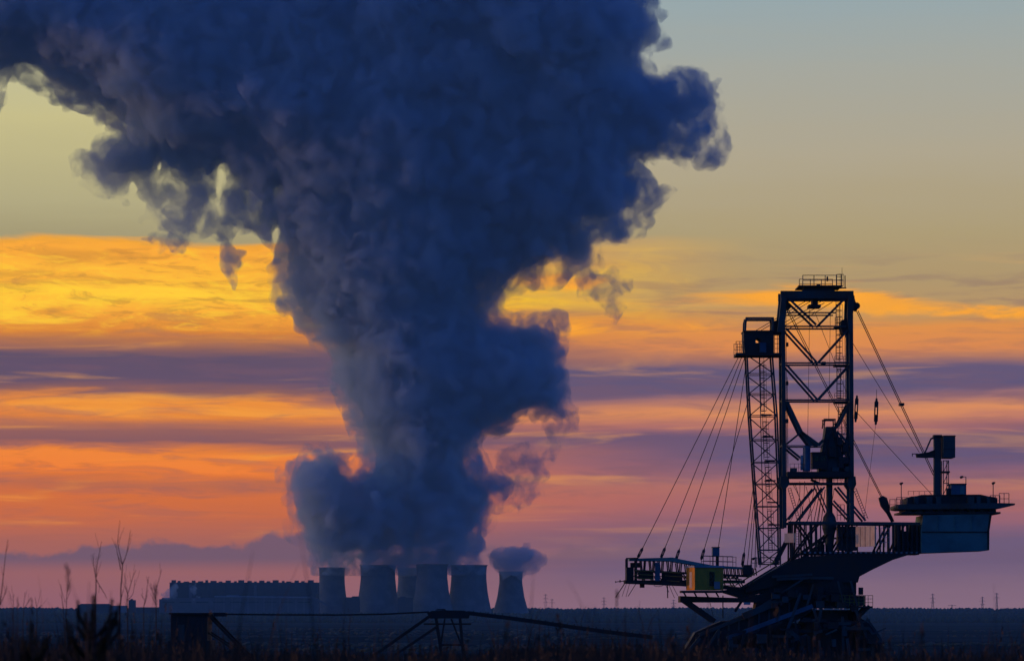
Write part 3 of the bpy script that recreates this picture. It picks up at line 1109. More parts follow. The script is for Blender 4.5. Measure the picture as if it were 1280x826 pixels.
# ---- portal mast -------------------------------------------------
for d in (-1.6, 1.6):
    beam('mast_leg', (977, 366), (979, 660), 4.9, d, 6)
    beam('mast_leg', (1061.5, 366), (1063, 655), 5.0, d, 6)
    beam('top_beam', (974.2, 370.3), (1064.8, 370.3), 9.4, d, 5)
    for r_, xa, xb, w in ((392.5, 980, 1043, 1.6), (409.5, 980, 1056, 1.9), (455, 980, 1060, 1.9), (501, 980.5, 1060, 2.0), (557.8, 981, 1042, 1.4), (604.5, 982, 1061, 2.0)):
        beam('cross_bar', (xa, r_), (xb, r_), w, d)
    for a, b, w in (((983.5, 374), (1018.5, 407.5), 2.6), ((1055, 374), (1022, 407.5), 2.6), ((981, 412), (1019, 454), 2.4), ((1058, 414), (1022, 454), 2.4),
                    ((981.5, 457), (1019.5, 500), 2.4), ((1060, 458), (1022, 500), 2.4), ((982, 503), (1000, 541), 4.0), ((1000, 541), (1013, 558), 3.6), ((1000, 541), (1022, 557), 3.6),
                    ((1060, 505), (1046, 533), 3.4), ((1046, 533), (1022, 557), 2.6), ((999.5, 541.5), (983, 555), 1.8), ((983, 560), (1000, 574), 2.6),
                    ((1044, 540), (1061, 557), 2.6), ((1061, 560), (1050, 571), 2.2),
                    ((984, 650), (1017, 610), 2.0), ((997, 651), (1029, 609), 2.0), ((1019, 606), (1033, 640), 1.6), ((1045, 609), (1080, 651), 2.4), ((1040, 626), (1062, 650), 2.2)):
        beam('brace', a, b, w, d)
    plate('gusset', [(975, 372), (981, 372), (980, 400), (978, 417), (970, 417), (972.5, 396)], d - .35, d + .35)
    plate('gusset', [(1058, 372), (1066, 372), (1064, 396), (1062, 420), (1059, 420), (1057, 396)], d - .33, d + .33)
    plate('gusset', [(974, 596), (984, 596), (985, 606), (980, 612), (976, 612), (973, 606)], d - .42, d + .42)
    plate('gusset', [(1058, 596), (1067, 596), (1068, 606), (1065, 612), (1061, 612), (1057, 606)], d - .42, d + .42)
for r_ in (370.5, 409.5, 455, 501, 557, 604):
    for x in (977.6, 1062):
        MB().beam(S(x, r_, -1.6), S(x, r_, 1.6), 0.2).build('cross_tie', m_steel, exc)
plate('sheave_bracket', [(967, 402), (973, 400), (978, 412), (976, 418.5), (964.5, 418.5)], -.8, .8, m_dark)
plate('sheave_bracket', [(1063, 366), (1066, 368), (1068.5, 378), (1073, 383), (1070, 389), (1064, 386)], -.8, .8, m_dark)
wheel('sheave', 1069.5, 383.5, 4.2, -1.2, 1.2)
wheel('sheave', 984, 383.5, 4.2, -1.1, 1.1)
plate('winch', [(1050, 402), (1056, 399), (1059.5, 401), (1059.5, 417), (1052, 417), (1050, 411)], -1.2, 1.2, m_dark)
# trolley and gear on the crown of the mast
plate('crab_winch', [(1001, 365.6), (1005, 360), (1013, 359), (1030, 359), (1036, 361), (1042, 365.6)], -1.7, 1.7, m_dark)
block('crab_hanger', 1014.5, 1021.5, 375.2, 383, -.9, .9, m_dark)
block('crab_hook_block', 1010, 1025, 381.6, 385, -1.1, 1.1, m_dark)
block('crown_platform', 996, 1050, 359, 360.6, -2.2, 2.2, m_dark)
block('motor_box', 1021, 1025, 355.5, 359, -.5, .4, m_dark)
railing(1001.3, 359, 1043, 359, 12.6, 3, -2.1, w=0.9)
railing(1001.3, 359, 1043, 359, 12.6, 3, 2.1, w=0.8)
block('signal_box', 1031.2, 1033, 348, 353.5, -2.0, -1.6, m_dark)
ladder('ladder_cage', (1044, 360), (1044, 344.6), 6.4, -1.2, 4.2, 0.8, hoop=(0.05, 0.98, 2.0))
beam('antenna', (1051.8, 360), (1051.8, 335), 0.7, -.6, w2=0.4)
beam('lamp_post', (1055.6, 360.5), (1055.6, 345), 1.1, -.6)
beam('crown_bracket', (1042, 361), (1057, 360.5), 1.4, -.6)
# caged ladders on the right leg with landings
for a, b, c in (((1046, 452), (1046, 376), (0.05, 0.95, 2.2)), ((1047, 499), (1047, 457), (0.05, 0.9, 2.6)), ((1048, 556), (1049, 503), (0.1, 0.9, 2.4))):
    ladder('ladder_cage', a, b, 5.2, 1.0, 3.0, 0.55, hoop=c)
ladder('ladder_cage', (1055, 600), (1055, 535), 4.6, 1.4, 3.0, 0.5, hoop=(0.1, 0.9, 1.6))
for x0, x1, r_ in ((1044, 1053, 407), (1043.5, 1060, 455.6), (1043.5, 1060, 501.6), (1046, 1061, 571)):
    block('landing', x0, x1, r_, r_ + 1.9, 0.1, 1.9, m_dark)
    railing(x0, r_, x1, r_, 10.5, 3, 0.15, w=0.55, mid=3)
for a, b in (((983.5, 611), (995, 650)), ((1065, 612), (1080, 650))):
    ladder('ship_ladder', a, b, 3.6, -1.4, 3.2, 0.7)
ladder('ladder', (994, 700), (994, 651), 4.0, -1.0, 3.3, 0.6)

# ---- ropes inside and right of the mast --------------------------
for o in (0, 3.2):
    rope('stay_cable', (983.5 + o, 387), (1102 + o * .7, 622), 0.2 + o * .12, 0.5)
    rope('stay_cable', (1069.5 + o, 388), (1166 + o, 594), -.4 + o * .2, 0.55)
block('cable_clamp', 1027, 1032, 452, 455.2, -.2, 1.0, m_dark)
block('cable_clamp', 1124, 1129.5, 504, 507, -.7, .6, m_dark)
rope('hoist_rope', (1019, 388), (1062, 497), 0.8, 0.32)
rope('hoist_rope', (1012.6, 386), (1010, 557), 0.5, 0.28)
rope('hoist_rope', (1038.5, 392), (1036.5, 525), 0.5, 0.28)
rope('hoist_rope', (1064, 430), (1147, 566), -1.5, 0.36)
rope('hoist_rope', (1066, 513), (1163, 619), -1.5, 0.36)
rope('hoist_rope', (1096, 529), (1081, 650), 1.0, 0.24)
rope('hoist_rope', (1097, 486), (1097, 499), 1.0, 0.3)
turnbuckle((1097, 497), (1096, 530), 4.6, 1.0)
turnbuckle((1068.3, 496), (1066.5, 529), 4.2, -2.4)
for o in ((1027, 610, 1019, 651), (1030, 610, 1023, 651), (1033, 611, 1028, 651)):
    rope('hoist_rope', o[:2], o[2:], 1.4, 0.5)
plate('sheave_block', [(1098.5, 622), (1103, 619.5), (1108, 622), (1111, 631), (1112, 638), (1108, 641), (1101, 632)], -.5, .5, m_dark)
beam('link_bar', (1108, 636), (1116, 652), 5.0, 0, mat=m_dark, w2=4)

# ---- lattice tower with the winch cabin ---------------------------
TL = [(445, 932.5, 964), (520, 936.5, 970), (610, 943, 973.5), (705, 950, 974)]


def tl(row, side):
    for (r0, a0, b0), (r1, a1, b1) in zip(TL[:-1], TL[1:]):
        if row <= r1:
            f = (row - r0) / (r1 - r0)
            return (a0 + (a1 - a0) * f) if side == 0 else (b0 + (b1 - b0) * f)
    return TL[-1][1 + side]


rows = [445, 468, 493, 520, 550, 578, 605, 633, 660, 687, 705]
for d in (-1.4, 1.4):
    for s in (0, 1):
        mb = MB()
        for (r0, a0, b0), (r1, a1, b1) in zip(TL[:-1], TL[1:]):
            mb.beam(S((a0, b0)[s], r0, d), S((a1, b1)[s], r1 + .3, d), 2.1 * KE)
        mb.build('tower_leg', m_steel, exc)
    for i, (r0, r1) in enumerate(zip(rows[:-1], rows[1:])):
        beam('tower_rung', (tl(r1, 0), r1), (tl(r1, 1), r1), 1.0, d)
        s = i % 2 if d < 0 else 1 - i % 2
        beam('tower_brace', (tl(r0, s), r0), (tl(r1, 1 - s), r1), 1.25, d)
for r_ in rows[1:-1]:
    for s in (0, 1):
        MB().beam(S(tl(r_, s), r_, -1.4), S(tl(r_, s), r_, 1.4), 0.1).build('tower_tie', m_steel, exc)
beam('tower_inner_post', (949, 445), (955, 705), 1.0, 0)
for a, b in (((951, 517), (950, 446)), ((955, 574), (953, 519)), ((958, 626), (956, 576)), ((961, 690), (959, 629))):
    ladder('ladder_cage', a, b, 5.0, 0.2, 3.0, 0.5, hoop=(0.05, 0.85, 2.0))
for r_, x in ((518, 953), (545, 955), (575, 958), (600, 958), (627, 961), (655, 963)):
    block('landing', x - 2, x + 11, r_, r_ + 1.3, -.8, .8, m_dark)
for r_ in (697, 688):
    beam('guard_rail', (949, r_), (975, r_), .8, -1.6)
# cabin
# walls with an open window right through: outline, slit, window outline
cab = plate('winch_cabin', [(928.5, 416), (965, 416), (966, 420), (966, 442.5), (930, 442.5), (929, 436), (928.5, 424),
                            (943.2, 423.9), (943.2, 430), (949.2, 430), (949.2, 425.4), (947.4, 423.9), (943.2, 423.8), (928.5, 423.9)], -1.6, 1.6, m_dark)
beam('window_bar', (947.3, 423.9), (947.3, 430), .5, -1.2, mat=m_dark, par=cab)
block('roof_slab', 927.6, 966.6, 414.6, 416, -1.75, 1.75, m_dark, cab)
block('equipment_case', 948, 956, 430, 442, -1.95, -1.62, m_blue, cab)
block('cabin_platform', 918.5, 975, 442.7, 445.6, -1.9, 1.9, m_dark)
railing(918.8, 442.7, 928, 442.7, 14.5, 2, -1.7, w=0.8)
railing(918.8, 442.7, 928, 442.7, 14.5, 2, 1.7, w=0.7)
railing(967, 442.7, 974, 442.7, 24, 2, -1.3, w=0.7, mid=4)
for d in (-1.3, 1.3):
    plate('gantry_frame', [(929.2, 416), (931.5, 416), (932.2, 404), (933.6, 400), (963, 400), (963.8, 404), (963.4, 416), (966, 416), (966.4, 402), (966, 397.8), (931, 397.8), (929.8, 403)], d - .2, d + .2)
for a, b in (((1009, 375), (940, 416)), ((1013, 376.5), (946, 416)), ((1027, 376), (957, 417)), ((1031, 378), (962, 418)), ((1041, 377), (981, 414))):
    rope('hoist_rope', a, b, 0.4, 0.45, d2=0.0)
# fan of stays down to the left boom
fan = [((923, 446), (797, 696), -1.6), ((927, 446), (826, 696), -1.2), ((931, 447), (846, 698), 1.4), ((936, 497), (876, 698), -1.2), ((933, 455), (898, 690), 1.4),
       ((942.5, 600), (927, 706), -1.2), ((944, 612), (934, 712), .6), ((945, 620), (939, 712), 1.2), ((946, 622), (943, 712), -.4)]
for i, (a, b, d) in enumerate(fan):
    rope('stay_cable', a, b, d * .3, 0.46, d2=d)
    if i in (0, 1, 2, 3, 5):
        A, B = Vector(b), Vector(a)
        u = (B - A).normalized()
        turnbuckle(tuple(A + u * (13 if i != 5 else 16)), tuple(A - u * 2), 3.4, d)

# ---- machinery house inside the mast ------------------------------
block('mast_platform', 982, 1061, 590.5, 597.3, -2.6, 2.6, m_dark)
plate('machine_tower', [(1031, 534), (1043, 534), (1045, 545), (1050, 566), (1056, 590), (1022, 590), (1026, 566), (1029, 552)], -1.5, 1.5, m_steel)
mb = MB()
for d in (-1, 1):
    mb.beam(S(1029, 535, d), S(1030, 524, d), 1.5 * KE).beam(S(1043, 535, d), S(1042.5, 524, d), 1.5 * KE).beam(S(1028.5, 524.7, d), S(1043.5, 524.7, d), 1.8 * KE)
mb.beam(S(1029.5, 530, -1), S(1029.5, 530, 1), 0.1).beam(S(1042.8, 530, -1), S(1042.8, 530, 1), 0.1)
mb.build('head_frame', m_dark, exc)
for a, b in (((1042, 546), (1060, 575)), ((1043, 560), (1058, 590)), ((1058, 546), (1044, 590)), ((1050, 545), (1052, 590))):
    for d in (-1.6, -.2):
        beam('lattice_strut', a, b, 1.3, d, mat=m_dark)
for a, b in (((1022, 590), (1031, 536)), ((1026, 590), (1034, 550)), ((1038, 534), (1050, 590))):
    beam('lattice_strut', a, b, 1.6, -1.8, mat=m_dark)
hs_ = block('operator_cabin', 1013, 1031, 567, 586.5, -2.3, -.2, m_dark)
block('roof_slab', 1012.3, 1031.6, 566, 567, -2.4, -.1, m_dark, hs_)
block('window', 1014.5, 1021, 571, 577, -2.33, -2.3, m_cabglass, hs_)
block('window', 1022.5, 1029.5, 571, 577, -2.33, -2.3, m_cabglass, hs_)
tank = column('water_tank', [(590, 4.2), (588.6, 4.7), (560.5, 4.7), (559.2, 4.2), (558.8, 1.2)], 1006, m_blue, d=-2.2)
block('side_locker', 998.6, 1001.1, 570, 588.5, -2.4, -1.8, m_roof)
railing(985, 590.5, 1012, 590.5, 10, 5, -2.5, w=0.5)
railing(1031, 590.5, 1061, 590.5, 10, 6, 2.5, w=0.5, mid=3)
railing(1014, 604, 1050, 604, 8, 8, -1.2, w=0.6)
block('catwalk', 1004, 1052, 604.6, 606.6, -1.6, -.6, m_dark)
beam('pipe_run', (1012, 600), (1026, 606), 3, -1.4, mat=m_dark)
column('king_post', [(598, 4.0), (640, 4.0), (646, 7.6), (653, 9.0), (660, 9.0), (668, 6.6), (684, 5.0), (703, 5.0)], 1036, m_steel, d=-.6)
railing(1047, 650, 1056, 650, 20, 2, 0.5, w=0.7, mid=3)

rng = random.Random(9)
for i in range(9):                                             # hanging hoses and cable loops
    x0 = rng.uniform(990, 1050)
    r0 = rng.uniform(598, 612)
    x1, r1 = x0 + rng.uniform(-16, 16), rng.uniform(645, 660)
    sg = rng.uniform(3, 12)
    pts = [S(x0 + (x1 - x0) * f_ + sg * .4 * math.sin(math.pi * f_), r0 + (r1 - r0) * f_ + 0.0, -.9 + .2 * i) for f_ in [j / 8 for j in range(9)]]
    MB().tube(pts, 0.38 * KE, 5).build('hose', m_dark, exc)
for x, r0, r1 in ((983.6, 376, 590), (985.2, 470, 590), (1057.4, 380, 540)):
    beam('conduit', (x, r0), (x + 1, r1), 0.7, 1.2, mat=m_dark)
for x, r_, w, h in ((1044, 548, 6, 9), (1051, 556, 7, 10), (1046, 572, 12, 14), (1034, 560, 9, 12), (1024, 578, 8, 10), (1052, 580, 8, 9), (1040, 542, 5, 6)):
    block('gear_case', x, x + w, r_, r_ + h, -2.2, -1.2, m_dark)
for x, r_, w, h in ((986, 586, 8, 4), (1038, 585, 8, 5), (1054, 584, 5, 6)):
    block('deck_case', x, x + w, r_, r_ + h, -2.3, -1.5, m_steel)
for r_ in (430, 478, 525):
    block('junction_box', 980.4, 983.4, r_, r_ + 5, -2.2, -1.9, m_dark)

# ---- upper deck ----------------------------------------------------
for d in (-2.4, 2.4):
    beam('deck_chord', (983, 653.6), (1147, 655), 3.4, d, 4)
    plate('deck_girder', [(985, 701), (1006, 695.5), (1146, 688.5), (1146, 692.6), (1135, 692.8), (1112, 700), (1088, 711.5), (1071, 720.5), (1069, 728), (1000, 728), (996, 716), (960, 734), (930, 740), (930, 733), (960, 716)], d - .35, d + .35, m_dark)
block('deck_floor', 1000, 1146, 689.6, 693.4, -2.0, 2.0, m_dark)
plate('deck_belly', [(1002, 697), (1110, 694), (1084, 708), (1068, 720), (1068, 742), (1000, 742), (1000, 720)], -1.95, 1.95, m_dark)
mb = MB()
for i in range(23):
    x = 1002 + i * 6.3
    mb.beam(S(x, 691, -2.78), S(x + 2.6, 690.8, -2.78), 2.2 * KE, 0.1)
mb.build('deck_stiffener', m_pale, exc)
rng = random.Random(3)
for i, x in enumerate([988, 996, 1003, 1010, 1017, 1023, 1050, 1056, 1062, 1068, 1096, 1108, 1113, 1119, 1125, 1131, 1137, 1143]):
    for d in (-2.4, 2.4):
        beam('deck_post', (x, 654), (x + rng.uniform(-1.2, 1.2), 692 if x > 1004 else 699), rng.uniform(1.4, 2.6), d, mat=m_dark)
for a, b in (((994, 652), (1008, 672)), ((1008, 672), (1024, 652)), ((1008, 672), (985, 703)), ((1008, 672), (1013, 700)), ((1013, 700), (1032, 668)), ((988, 700), (1040, 664)),
             ((1000, 700), (1030, 676)), ((1040, 690), (1060, 655)), ((1060, 690), (1046, 655)), ((1093, 690), (1111, 655)), ((1114, 690), (1128, 655)), ((1130, 690), (1145, 655)), ((1045, 672), (1092, 672))):
    beam('deck_brace', a, b, 2.3, -2.0, mat=m_dark)
    beam('deck_brace', a, b, 2.3, 1.8, mat=m_dark)
block('switch_cabinet', 1046, 1070, 658, 688, -1.6, 0.5, m_steel)
block('switch_cabinet', 1020, 1029, 680, 694, -1.6, 0.5, m_dark)
block('drive_housing', 1117, 1124, 656, 690, -1.6, 1.2, m_dark)
block('drive_housing', 1126, 1133, 664, 690, -1.6, 1.2, m_dark)
block('drive_housing', 1135, 1146, 656, 690, -1.6, 1.2, m_dark)
railing(1098, 684, 1108, 684, 24, 2, -2.5, m_roof, w=0.6, mid=4)


def turned_board(name, xc, r0, r1, w_px, ang, d, mat, ribs):
    """upright sheet turned towards the afterglow on the left"""
    c = S(xc, 0, d)
    h = w_px * KE / math.cos(ang) / 2
    u = Vector((math.cos(ang), -math.sin(ang), 0))
    n_ = Vector((-math.sin(ang), -math.cos(ang), 0))
    mb = MB()

    def pt(s, z, o):
        return (c.x + u.x * s + n_.x * o, c.y + u.y * s + n_.y * o, z)
    z1, z0 = S(0, r0).z, S(0, r1).z
    k = ribs
    for i in range(k):
        s0, s1 = -h + 2 * h * i / k, -h + 2 * h * (i + 0.86) / k
        o = 0.04 if i % 2 else 0.0
        vs = [pt(s0, z0, o), pt(s1, z0, o), pt(s1, z0, o - .05), pt(s0, z0, o - .05), pt(s0, z1, o), pt(s1, z1, o), pt(s1, z1, o - .05), pt(s0, z1, o - .05)]
        mb.add(vs, [(3, 2, 1, 0), (4, 5, 6, 7), (0, 1, 5, 4), (1, 2, 6, 5), (2, 3, 7, 6), (3, 0, 4, 7)])
    vs = [pt(-h, z0, -.06), pt(h, z0, -.06), pt(h, z0, -.1), pt(-h, z0, -.1), pt(-h, z1, -.06), pt(h, z1, -.06), pt(h, z1, -.1), pt(-h, z1, -.1)]
    mb.add(vs, [(3, 2, 1, 0), (4, 5, 6, 7), (0, 1, 5, 4), (1, 2, 6, 5), (2, 3, 7, 6), (3, 0, 4, 7)])
    return mb.build(name, mat, exc)


tag(turned_board('weather_panel', 1075, 659, 684, 20.5, R(58), -5.4, m_white, 8), 'pale ribbed weather panel on the upper deck catching the afterglow')
for r_ in (661, 682):
    MB().beam(S(1092, r_, -2.4), S(1089, r_, -3.2), 0.12).beam(S(1089, r_, -3.2), S(1078, r_, -5.2), 0.12).build('panel_bracket', m_dark, exc)
tag(turned_board('notice_board', 984.6, 667, 678.5, 13, R(35), -2.9, m_white, 1), 'pale board at the foot of the left mast leg')
beam('cable_drum_post', (987, 655), (988, 702), 4.2, -1.6, mat=m_dark)
beam('raker', (984, 672), (966, 706), 5.0, -1.6, mat=m_dark, w2=6)

# ---- counterweight boom --------------------------------------------
cw = plate('counterweight_box', [(1149.5, 644.6), (1232, 643), (1228.6, 664), (1229, 688.4), (1147, 691.5), (1147, 664)], -3.2, 3.2, m_slab)
block('seam_rib', 1147.6, 1229.2, 664.8, 666.1, -3.29, -3.2, m_dark, cw)
plate('end_plate', [(1232, 642.4), (1234.4, 642.4), (1231.2, 664), (1231, 688), (1229, 688), (1229.2, 664)], -3.3, 3.3, m_dark, cw)
for x in (1167, 1188, 1209):
    block('rib', x, x + .8, 645.5, 664.6, -3.27, -3.2, m_slab, cw)
block('deck_skirt', 1122, 1245, 640.6, 643.0, -3.3, 3.3, m_dark)
for x in range(1128, 1240, 13):
    block('deck_block', x, x + 8, 637.6, 640.6, -3.0, 3.0, m_dark)
slab = plate('counterweight_platform', [(1117.5, 634.2), (1118, 631.6), (1130, 630.8), (1244, 629.6), (1262.5, 630.2), (1262, 632.4), (1244, 636.6), (1124, 637.6), (1118, 636.8)], -3.6, 3.6, m_steel)
plate('machinery_cover', [(1131, 630.4), (1131, 623), (1136, 621), (1148, 620), (1148, 619), (1222, 618.6), (1230, 620.5), (1240, 622), (1243, 623), (1243, 629)], -2.2, 2.2, m_dark)
for x, w in ((1139, 5), (1154, 7), (1166, 6), (1205, 8), (1216, 5), (1229, 4)):
    block('motor_housing', x, x + w, 621.5, 630, -2.9, -2.2, m_steel)
for x0, x1, rr in ((1116.5, 1130, 636), (1243.5, 1255.5, 631)):
    for d in (-3.2, 3.2):
        railing(x0, rr, x1, rr, 13.5, 2, d, w=0.75)
railing(1132, 619.5, 1166, 619.5, 5, 5, -2.3, w=0.5, mid=1)
beam('post_column', (1171.5, 622), (1171.5, 545), 8.6, 0, 9, m_steel)
block('post_cap', 1166.5, 1176.8, 543.6, 546.4, -.6, .6, m_dark)
hb = block('ballast_box', 1177, 1191.6, 546, 572.4, -1.6, 1.6, m_steel)
block('lip', 1176.6, 1192, 545, 546, -1.7, 1.7, m_dark, hb)
block('seam_rib', 1177, 1191.7, 561.6, 562.4, -1.66, -1.6, m_dark, hb)
plate('head_arm', [(1145, 567.4), (1160, 565), (1168, 562), (1168, 571.6), (1158, 572), (1146, 571.6)], -.5, .5, m_dark)
beam('arm_tip', (1140, 567), (1147, 567), 1.0, 0)
beam('arm_tip', (1140.4, 570), (1140.4, 566.6), 1.0, 0)
beam('arm_stay', (1156, 566), (1164, 547.6), 1.8, 0)
beam('arm_stay', (1164, 548), (1171, 546.4), 2.2, 0)
for x in (1178, 1184.5):
    for d in (-.8, .6):
        beam('access_frame', (x, 619), (x, 575.5), 1.0, d)
for r0, r1 in ((590, 576), (604, 590), (618, 604)):
    beam('access_frame', (1178, r0), (1184.5, r1), .8, -.8)
    beam('access_frame', (1178, r1), (1184.5, r1), 1.0, -.8)
block('landing', 1176.5, 1186, 589, 591, -1, .8, m_dark)
cb = block('equipment_cabin', 1185, 1203, 606.5, 619, -2.6, -.4, m_blue)
block('roof_slab', 1184, 1203.9, 605.2, 606.5, -2.7, -.3, m_dark, cb)
block('door', 1196, 1201.5, 608.5, 618.5, -2.64, -2.6, m_slab, cb)
block('junction_box', 1180, 1184.4, 611, 619, -2.4, -1.6, m_dark)
lamp(1122, 632, 606.5, 1122.4, 605.4, -3.3)
lamp(1203.5, 619, 596.8, 1198.5, 597, -2.4)
lamp(1236.3, 622, 605.5, 1237, 604.8, -3.0)

# ---- slewing tower and undercarriage portal ------------------------
column('slewing_column', [(742, 33), (741, 34), (727, 34), (726, 33)], 1034, m_dark, n=40)
column('ring_platform', [(760, 30), (758, 36), (742, 36), (741, 33)], 1034, m_dark, n=40)
for a, b in (((962, 721), (1012, 718)), ((968, 724), (1016, 722))):
    beam('conduit', a, b, 3.0, -3.2, mat=m_steel)
block('cable_tray', 1010, 1038, 721, 724, -3.6, -3.2, m_steel)
block('gallery_floor', 1010, 1086, 757.2, 759.4, -3.9, -2.6, m_dark)
block('gallery_floor', 1069, 1086, 757.2, 759.4, -2.59, 3.6, m_dark)
railing(1040, 757.2, 1086, 757.2, 13.5, 8, -3.85, m_rail, w=0.6, mid=3)
railing(1069, 757.2, 1086, 757.2, 13.5, 3, 3.5, m_dark, w=0.8, mid=3)
block('locker', 1070.5, 1075, 734, 743, -3.2, -2, m_dark)
block('gallery_house', 1068, 1079, 744.6, 757, -1.6, 2.2, m_dark)
beam('gallery_bracket', (1085, 757), (1069.5, 772), 4.6, -1.5, mat=m_steel)
beam('gallery_bracket', (1085, 757), (1069.5, 772), 4.6, 2.0, mat=m_steel)
column('portal_body', [(762, 33), (775, 34), (783, 42), (800, 44), (812, 46), (870, 46)], 1034, m_dark, n=8)
plate('portal_flank', [(1066, 762), (1072, 772), (1083, 779), (1094, 797), (1096, 812), (1097, 860), (1066, 860)], -3.4, 3.4, m_dark)
for a, b, w in (((1078, 772), (1095, 797), 2.4), ((1095, 797), (1096, 860), 3.0), ((980, 786), (998, 800), 5), ((998, 800), (996, 860), 5), ((980, 786), (972, 860), 4), ((960, 800), (956, 860), 4),
                ((1014, 776), (1012, 860), 3), ((1048, 770), (1050, 860), 3), ((990, 760), (980, 786), 4), ((1012, 760), (1022, 790), 3), ((920, 806), (918, 860), 4), ((940, 790), (960, 830), 3)):
    beam('portal_leg', a, b, w, -4.4, mat=m_steel)
for x in (990, 1034, 1078):
    tr = MB()
    c = S(x, 897)
    prof = []
    for an in range(0, 360, 20):
        q = math.radians(an)
        prof.append((c.x + max(-1, min(1, math.cos(q) * 1.4)) * 1.9, c.z + math.sin(q) * 1.25))
    tr.plate(prof, DE - 5.5, DE - 3.4)
    tr.build('crawler_track', m_dark, exc)
    MB().plate(prof, DE + 3.4, DE + 5.5).build('crawler_track', m_dark, exc)
beam('track_beam', (960, 880), (1100, 880), 18, -4.4, 14, m_dark)
beam('track_beam', (960, 880), (1100, 880), 18, 4.4, 14, m_dark)
block('undercarriage', 962, 1098, 848, 880, -3.4, 3.4, m_dark)

# the cluttered foot of the machine: girders, brackets, pipes and boxes at many angles
rng = random.Random(44)
for i in range(46):
    x = rng.uniform(895, 1085)
    lo_ = 772 if x > 1000 else 772 + (1000 - x) * .16
    r_ = rng.uniform(lo_, 822)
    a_ = rng.choice((rng.uniform(-.6, .2), rng.uniform(1.2, 1.9), 0.0, -.42))
    L = rng.uniform(10, 34)
    beam('foot_girder', (x, r_), (x + L * math.cos(a_), r_ + L * math.sin(a_)), rng.uniform(1.6, 4.5), rng.uniform(-5.6, -3.9), mat=rng.choice((m_steel, m_dark, m_dark)))
for i in range(20):
    x = rng.uniform(905, 1080)
    r_ = rng.uniform(776 if x > 990 else 790, 816)
    block('gear_case', x, x + rng.uniform(5, 15), r_, r_ + rng.uniform(5, 14), rng.uniform(-5.4, -4.6), -4.0, rng.choice((m_steel, m_dark, m_dark)))
for i in range(14):
    x = rng.uniform(955, 1062)
    r_ = rng.uniform(734, 756)
    block('gear_case', x, x + rng.uniform(4, 12), r_, r_ + rng.uniform(4, 9), -4.3, -3.0, rng.choice((m_steel, m_dark)))
for a, b, w in (((1012, 730), (1004, 757), 2.4), ((1042, 726), (1050, 757), 2.0), ((1058, 726), (1066, 757), 2.4), ((996, 741), (986, 770), 3.2), ((1022, 760), (1012, 800), 3.4), ((1064, 762), (1080, 800), 3.4),
                ((1080, 784), (1100, 812), 3.0), ((1086, 790), (1084, 830), 4.0), ((872, 796), (850, 822), 4.0), ((896, 786), (876, 815), 3.0)):
    beam('foot_girder', a, b, w, -4.5, mat=m_steel)
plate('spill_apron', [(846, 826), (868, 790), (900, 776), (960, 772), (1000, 780), (1000, 870), (840, 870)], -1.6, 2.6, m_dark)
plate('spill_apron', [(1080, 779), (1097, 797), (1106, 822), (1108, 870), (1060, 870), (1060, 790)], -1.4, 2.6, m_dark)

# ---- loading boom running down to the left behind the scrub ----------
for d in (-2.6, 0.4):
    plate('loading_boom_girder', [(1002, 744), (1012, 752), (1012, 764), (980, 782), (930, 800), (874, 826), (866, 826), (868, 796), (900, 784), (940, 768), (968, 752)], d - .3, d + .3, m_dark)
    beam('loading_boom_chord', (985, 747), (872, 793), 4.0, d - .4, mat=m_steel)
for i in range(9):
    x = 884 + i * 12.5
    r_ = 788 - i * 4.4
    beam('loading_boom_post', (x, r_), (x - 1, r_ + 22), 2.2, -3.0, mat=m_steel)
beam('chute_pipe', (1011, 757), (905, 797), 5.2, -4.4, 5.2, m_blue)
beam('chute_pipe', (948, 757), (1000, 724), 2.0, -3.6, mat=m_steel)
beam('chute_pipe', (926, 770), (994, 741), 8.0, -3.4, 6, m_steel)
plate('transfer_hopper', [(956, 735), (1000, 735), (1004, 760), (972, 772), (940, 770), (944, 752)], -2.2, 2.2, m_dark)
plate('transfer_hopper', [(966, 716), (1002, 716), (1002, 735), (956, 735)], -1.9, 1.9, m_dark)
block('white_fitting', 927, 935, 752.5, 755.5, -3.5, -3.2, m_roof)

# ---- left boom -------------------------------------------------------
boom_root = plate('boom_roof', [(786, 698.2), (840, 696.6), (850, 699), (890, 706.5), (940, 709.5), (940, 711.4), (889, 709.6), (846, 703), (838, 701.4), (786, 700.6)], -1.9, 1.9, m_slab)
for i in range(17):
    x = 795 + i * 5.6
    r0 = 700 if x < 842 else 703 + (x - 842) * .12
    for d in (-1.7, 1.7):
        beam('boom_post', (x, r0), (x + (1.4 if i % 2 else -1.0), 713 + (x - 795) * .03), 1.5, d, mat=m_dark)
for i in range(11):
    x = 897 + i * 4.6
    beam('boom_post', (x, 710), (x + 1.2, 719), 1.4, -1.7, mat=m_dark)
    beam('boom_post', (x, 710), (x + 1.2, 719), 1.4, 1.7, mat=m_dark)
for d in (-1.9, 1.9):
    beam('boom_chord', (781, 727), (852, 730), 4.0, d, mat=m_dark)
    beam('boom_chord', (852, 730), (930, 736), 4.0, d, mat=m_dark)
    beam('boom_chord', (795, 713), (938, 720), 2.2, d, mat=m_dark)
    for i in range(12):
        x = 797 + i * 11
        beam('boom_brace', (x, 714 + i * .4), (x + 10, 728 + i * .5), 1.4, d, mat=m_dark)
    beam('end_post', (783.2, 698), (783.2, 727), 1.8, d, mat=m_dark)
    beam('end_post', (794.6, 699), (794.6, 727), 2.0, d, mat=m_dark)
beam('end_bar', (781.6, 698), (796, 697.6), 1.6, -1.9, mat=m_dark)
block('end_locker', 782.6, 791.6, 708.8, 725, -1.5, 1.2, m_dark)
block('end_winch', 788, 800, 703, 709, -.8, .8, m_dark)
